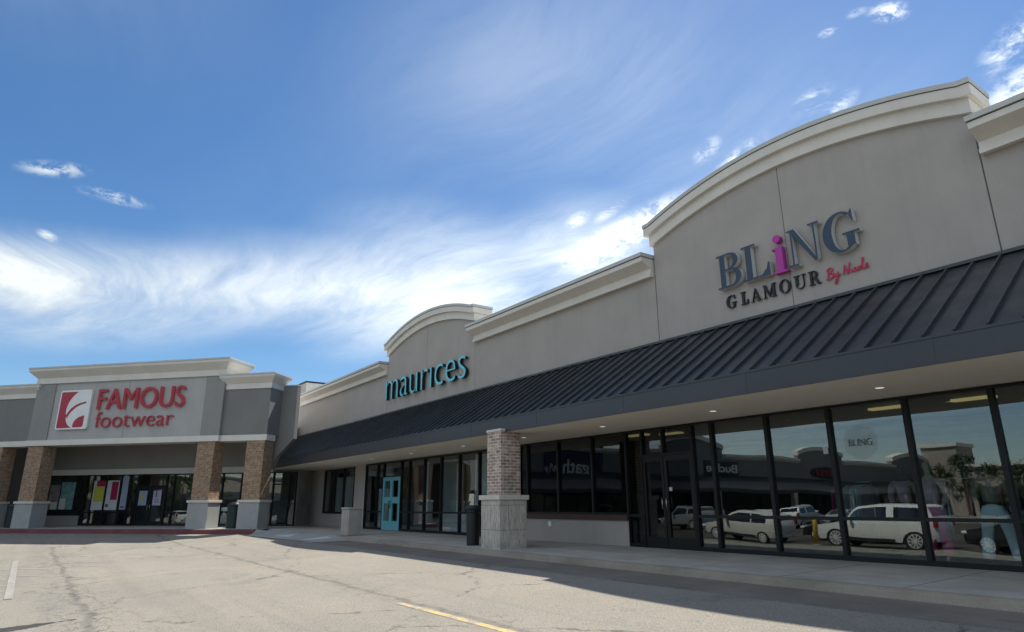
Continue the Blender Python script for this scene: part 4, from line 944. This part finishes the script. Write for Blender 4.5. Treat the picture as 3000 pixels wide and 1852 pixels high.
def tree(loc, h, cr, label, seed, green):
    t = thing('tree', label, 'tree', loc, 0, 'trees beyond the car park'); rnd = random.Random(seed)
    m = MB(); m.tube([(0, 0, -.3), (.05, 0, h*.25), (-.08, .06, h*.5), (0, 0, h*.8)], [.22, .17, .12, .04], 8)
    for i in range(7):
        a = rnd.uniform(0, 6.28); z = h*rnd.uniform(.3, .6); r = cr*rnd.uniform(.4, .8)
        m.tube([(0, 0, z), (math.cos(a)*r*.5, math.sin(a)*r*.5, z+h*.12), (math.cos(a)*r, math.sin(a)*r, z+h*.2)], [.08, .05, .02], 6)
    m.build('trunk', mat('bark', (.09, .07, .05), .95, vary=.3), t, smooth=True)
    c = MB(); clumps = []
    for i in range(26):
        a = rnd.uniform(0, 6.28); u_ = rnd.uniform(-.9, 1); rr = cr*(rnd.random()**.45)*math.sqrt(max(.05, 1-u_*u_*.8))
        clumps.append((Vector((math.cos(a)*rr, math.sin(a)*rr, h*.62+u_*h*.33)), rnd.uniform(.35, .8)*cr*.45))
    for cpos, cs in clumps:
        for j in range(70):
            d = Vector((rnd.gauss(0, 1), rnd.gauss(0, 1), rnd.gauss(0, .8))); p = cpos+d.normalized()*cs*rnd.random()**.4
            a = Vector((rnd.gauss(0, 1), rnd.gauss(0, 1), rnd.gauss(0, 1))).normalized(); b2 = a.orthogonal().normalized(); s = rnd.uniform(.09, .17)
            c.add([p-a*s-b2*s*.5, p+a*s-b2*s*.5, p+a*s+b2*s*.5, p-a*s+b2*s*.5], [(0, 1, 2, 3)])
    c.build('crown', green, t, fix=False)
gr = [mat('leaf_mid', (.055, .095, .025), .7, vary=.35, vscale=1.2), mat('leaf_dark', (.035, .07, .022), .7, vary=.35, vscale=1.2)]
for i, (x, y, h, c_) in enumerate([(-45.0, -94, 7.6, 3.2), (-41.0, -98, 8.6, 3.8), (-37.0, -95, 7.2, 3.2), (-33.0, -99, 8.2, 3.6), (-28.5, -97, 7.6, 3.4)]):
    tree((x, y, gz(x, y)), h, c_, ['rounded leafy tree', 'taller dark green tree'][i % 2]+' mirrored beyond the parked cars, '+['nearest', 'second', 'third', 'fourth', 'farthest'][i]+' from the facing strip', i+3, gr[i % 2])
def far_block():
    t = thing('shop_building', 'long low tan building with a square tower closing the far end of the car park', 'building', (-49, -106, gz(0, -100)), 0)
    MB().box(.05, 95, -14, 0, 0, 7.6).build('wall', mat('tan_stucco', (.33, .29, .24), .9, vary=.1), t)
    MB().prism([(.001, 7.1), (.4, 7.4), (.4, 7.8), (-.4, 7.8), (-.4, 7.61), (.001, 7.61)], .05, 95, 'x').build('cornice', CREAM, t)
    MB().box(-1.5, 4.5, -6, .8, 0, 10.6).build('tower', mat('tan_stucco', (.33, .29, .24)), t); MB().box(-1.8, 4.8, -6.3, 1.1, 10.601, 11.2).build('tower_cornice', CREAM, t)
    MB().prism([(.002, 4.6), (2.0, 3.3), (2.0, 3.0), (.002, 3.0)], 6, 94, 'x').build('awning', AWN, t)
    MB().box(6, 94, .003, .05, .1, 2.99).build('shopfront_glass', mat('far_glass', (.015, .02, .022), .08, spec=.6), t)
far_block()

# ------------------------------------------------------------------ parked cars
def car(loc, rz, label, paintm, L=5.2, Wd=2.0, Ht=1.88, kind='suv', rear_glass=True):
    t = thing('parked_car', label, 'car', loc, rz, 'cars parked across the car park')
    if kind == 'suv':
        top = [(0, .62), (.03, .95), (.22, 1.10), (.30, 1.16), (.375, 1.62), (.42, 1.80), (.60, Ht), (.93, Ht-.05), (.985, 1.30), (1, .95), (1, .55)]
        belt, hood = 1.18, .30
    elif kind == 'crossover':
        top = [(0, .55), (.03, .85), (.20, 1.0), (.28, 1.06), (.40, 1.52), (.50, Ht), (.75, Ht-.02), (.93, Ht-.18), (.985, 1.12), (1, .85), (1, .5)]
        belt, hood = 1.06, .28
    else:
        top = [(0, .50), (.03, .72), (.22, .88), (.30, .93), (.42, 1.30), (.52, Ht), (.68, Ht-.02), (.86, 1.05), (.97, .98), (1, .75), (1, .45)]
        belt, hood = .95, .30
    fr, rr, wr = (.185, .80, .40) if kind != 'suv' else (.19, .838, .40); _, wr = 0, .40 if kind == 'suv' else .345
    # body: gridded sides with shoulder, wheel arches and tumblehome, closed over the top
    hw = Wd/2
    def wx(z): return hw-.06*((max(z, .3)-.82)/.5)**2*(1 if z < .82 else .25) if z < belt else hw-.06*((belt-.82)/.5)**2*.25-(z-belt)*.34
    def up(u_):
        for (a, za), (b_, zb_) in zip(top, top[1:]):
            if a <= u_ <= b_ and b_ > a:
                return za+(zb_-za)*(u_-a)/(b_-a)
        return 1.0
    def up2(u_): return (up(max(0, u_-.012))+up(u_)*2+up(min(1, u_+.012)))/4
    def lowz(u_):
        z = .34
        for c in (fr, rr):
            d_ = abs(u_-c)*L; R_ = wr*1.17
            if d_ < R_: z = max(z, wr*.9+math.sqrt(R_*R_-d_*d_)*.92)
        return z
    nu, nz_ = 90, 12; us = [i/nu for i in range(nu+1)]; m = MB(); vs = []; fs = []
    for s_ in (-1, 1):
        for u_ in us:
            e_ = min(u_, 1-u_)*L; tp = .22*max(0, 1-e_/.45)**2
            zb, zt = lowz(u_), max(up2(u_), lowz(u_)+.1)
            for q in range(nz_+1):
                z = zb+(zt-zb)*q/nz_; vs.append((u_*L, s_*max(.3, wx(z)-tp), z))
    st_ = nz_+1; half = (nu+1)*st_
    for s_ in (0, 1):
        for i in range(nu):
            for q in range(nz_):
                a = s_*half+i*st_+q; fs.append((a, a+st_, a+st_+1, a+1))
    ct = len(vs)
    for u_ in us:
        w_ = abs(vs[us.index(u_)*st_+nz_][1])
        for f_ in (-.5, 0, .5): vs.append((u_*L, w_*f_*1.3, max(up2(u_), .45)+(.035 if f_ == 0 else .026)))
    for i in range(nu):
        rows = [[0*half+k_*st_+nz_, ct+k_*3, ct+k_*3+1, ct+k_*3+2, half+k_*st_+nz_] for k_ in (i, i+1)]
        for q in range(4): fs.append((rows[0][q], rows[0][q+1], rows[1][q+1], rows[1][q]))
    for k_ in (0, nu):
        rim_ = [k_*st_+q for q in range(st_)]+[ct+k_*3, ct+k_*3+1, ct+k_*3+2]+[half+k_*st_+q for q in range(nz_, -1, -1)]; fs.append(tuple(rim_))
    m.add(vs, fs); body = m.build('car_body', paintm, t, smooth=True)
    bmm = bmesh.new(); bmm.from_mesh(body.data)
    for e_ in bmm.edges:
        if len(e_.link_faces) == 2 and e_.calc_face_angle(0) > .55: e_.smooth = False
    bmm.to_mesh(body.data); bmm.free()
    gl = mat('car_glass', (.012, .014, .016), .05, spec=.6); trim = mat('car_trim', (.02, .02, .02), .6)
    # side glass
    a0 = hood+.055; spans = {'suv': [(a0, .665), (.715, .925)], 'crossover': [(a0, .66), (.675, .86)], 'sedan': [(a0+.01, .78)]}[kind]
    for sgn in (-1, 1):
        for s0, s1 in spans:
            q = MB(); k8 = 8; pts = []
            for i in range(k8+1):
                u_ = s0+(s1-s0)*i/k8; pts.append((u_, max(belt+.05, up(u_)-.11)))
            pts = [(s0, belt+.04)]+pts+[(s1, belt+.04)] 
            pts = pts[::-1] if sgn > 0 else pts
            e = lambda z: sgn*(wx(z)+.006)
            q.add([(u_*L, e(z), z) for u_, z in pts]+[(u_*L, e(z)-sgn*.02, z) for u_, z in pts], [tuple(range(len(pts))), tuple(range(2*len(pts)-1, len(pts)-1, -1))]+[(i, (i+1) % len(pts), len(pts)+(i+1) % len(pts), len(pts)+i) for i in range(len(pts))])
            q.build('side_window', gl, t)
    for (u0, u1, nm) in ((top[3][0]+.012, top[5][0]-.005, 'windscreen'), (top[7][0]+.012 if kind != 'sedan' else top[6][0]+.02, top[8][0]-.012 if kind != 'sedan' else top[7][0]-.01, 'rear_window')):
        q = MB(); z0, z1 = up(u0), up(u1); w0, w1 = wx(z0)*.84, wx(z1)*.84; off = .05
        q.add([(u0*L, -w0, z0+off), (u0*L, w0, z0+off), (u1*L, w1, z1+off), (u1*L, -w1, z1+off), (u0*L, -w0, z0), (u0*L, w0, z0), (u1*L, w1, z1), (u1*L, -w1, z1)], [(0, 1, 2, 3), (7, 6, 5, 4), (0, 4, 5, 1), (1, 5, 6, 2), (2, 6, 7, 3), (3, 7, 4, 0)]); q.build(nm, gl, t)
    MB().box(.02*L, .98*L, -hw+.12, hw-.12, .30, .46).build('underbody', trim, t)
    q = MB()
    for sgn in (-1, 1): q.box(.27*L, .70*L, sgn*hw*.99-.03, sgn*hw*.99+.03, .36, .47)
    q.build('sill_trim', trim, t)
    hl = mat('headlamp', (.8, .8, .8), .15, spec=.8); tl = mat('tail_lamp', (.30, .01, .01), .2, spec=.6)
    for sgn in (-1, 1):
        MB().box(-.012, .22, sgn*hw*.80-.16, sgn*hw*.80+.16, .80 if kind == 'suv' else .70, .96 if kind == 'suv' else .82).build('headlight', hl, t, bevel=.03)
        MB().box(L-.12, L+.015, sgn*hw*.84-.10, sgn*hw*.84+.10, .95 if kind != 'sedan' else .78, 1.30 if kind != 'sedan' else .93).build('tail_light', tl, t, bevel=.02)
        MB().box(hood*L+.25, hood*L+.42, sgn*(hw+.12)-.10, sgn*(hw+.12)+.10, belt+.02, belt+.17).build('mirror', paintm, t, bevel=.03)
        for c in (fr, rr):
            wob = MB(); nn_ = 28
            def disc(mm, r_, ya, yb):
                vs = [(c*L+r_*math.cos(2*math.pi*i/nn_), y_, wr+r_*math.sin(2*math.pi*i/nn_)) for y_ in (ya, yb) for i in range(nn_)]
                mm.add(vs, [(i, (i+1) % nn_, nn_+(i+1) % nn_, nn_+i) for i in range(nn_)]+[tuple(range(nn_)), tuple(range(2*nn_-1, nn_-1, -1))])
            disc(wob, wr, sgn*(hw-.24), sgn*(hw-.015)); wh = wob.build('wheel', mat('tyre', (.02, .02, .02), .85), t)
            rim = MB(); disc(rim, wr*.20, sgn*(hw-.02), sgn*(hw+.012))
            for i in range(10):
                a = 2*math.pi*i/10; p0 = Vector((c*L, 0, wr)); d_ = Vector((math.cos(a), 0, math.sin(a))); q_ = Vector((-d_.z, 0, d_.x))*.022
                pp = [p0+d_*wr*.17-q_, p0+d_*wr*.17+q_, p0+d_*wr*.70+q_*1.4, p0+d_*wr*.70-q_*1.4]
                rim.add([(v_.x, sgn*(hw-.018), v_.z) for v_ in pp]+[(v_.x, sgn*(hw+.006), v_.z) for v_ in pp], [(0, 1, 2, 3), (7, 6, 5, 4)]+[(k_, (k_+1) % 4, 4+(k_+1) % 4, 4+k_) for k_ in range(4)])
            ring = arc_ring(c*L, wr, wr*.74, wr*.74, wr*.66, wr*.66, 0, 360, 0, 28)
            for r4 in ring: rim.prism(r4, sgn*(hw-.018), sgn*(hw+.004), 'y')
            rim.build('rim', mat('rim_alloy', (.62, .62, .62), .35, spec=.6), wh)
    return t
def paintm(n, c, r=.25): return mat(n, c, r, spec=.5, coat=.6)
WHT = paintm('car_white', (.80, .80, .76)); CHAMP = paintm('car_champagne', (.62, .60, .54)); SLV = paintm('car_silver', (.35, .36, .37)); BLK = paintm('car_black', (.02, .022, .026)); BLU = paintm('car_navy', (.02, .035, .07))
def park(x, y, *a, **k): return car((x, y, gz(x, y)-.01), *a, **k)
park(-18.25, -18.8, 0, 'long white estate SUV seen mirrored behind a yellow post', WHT, 5.32, 2.04, 1.90, 'suv')
park(-25.6, -19.9, 0, 'pale champagne crossover seen mirrored ahead of the white SUV', CHAMP, 4.75, 1.9, 1.66, 'crossover')
park(-38.5, -30.5, R(8), 'silver SUV seen small in the mirrored car park', SLV, 4.8, 1.9, 1.72, 'suv')
park(-21.6, -23.2, 0, 'black sedan mostly hidden behind the white SUV', BLK, 4.8, 1.85, 1.45, 'sedan')
park(-11.9, -18.6, 0, 'black SUV behind the white one in the mirrored row', BLK, 4.9, 1.95, 1.75, 'crossover')
park(-6.4, -18.9, 0, 'navy sedan at the near end of the mirrored row', BLU, 4.7, 1.85, 1.45, 'sedan')
park(-34, -44, R(80), 'white SUV near the trees in the mirrored car park', WHT, 4.9, 1.95, 1.75, 'suv')
park(-30.5, -45, R(84), 'silver sedan near the trees in the mirrored car park', SLV, 4.7, 1.85, 1.45, 'sedan')
park(-26.8, -44, R(86), 'navy crossover near the trees in the mirrored car park', BLU, 4.7, 1.85, 1.6, 'crossover')
park(-38, -46, R(82), 'champagne crossover near the trees in the mirrored car park', CHAMP, 4.7, 1.85, 1.6, 'crossover')
def bollard(x, y, label):
    t = thing('bollard', label, 'bollard', (x, y, gz(x, y)), 0, 'yellow bollards')
    MB().lathe(0, 0, [(.085, 0), (.085, 1.05), (.07, 1.11), (.03, 1.14)], 18).build('post', mat('bollard_yellow', (.62, .42, .05), .6, vary=.1), t, smooth=True)
    MB().lathe(0, 0, [(.15, 0), (.15, .03), (.10, .05)], 18).build('base', CONC, t)
bollard(-17.25, -16.3, 'yellow steel post mirrored in front of the white SUV bonnet')
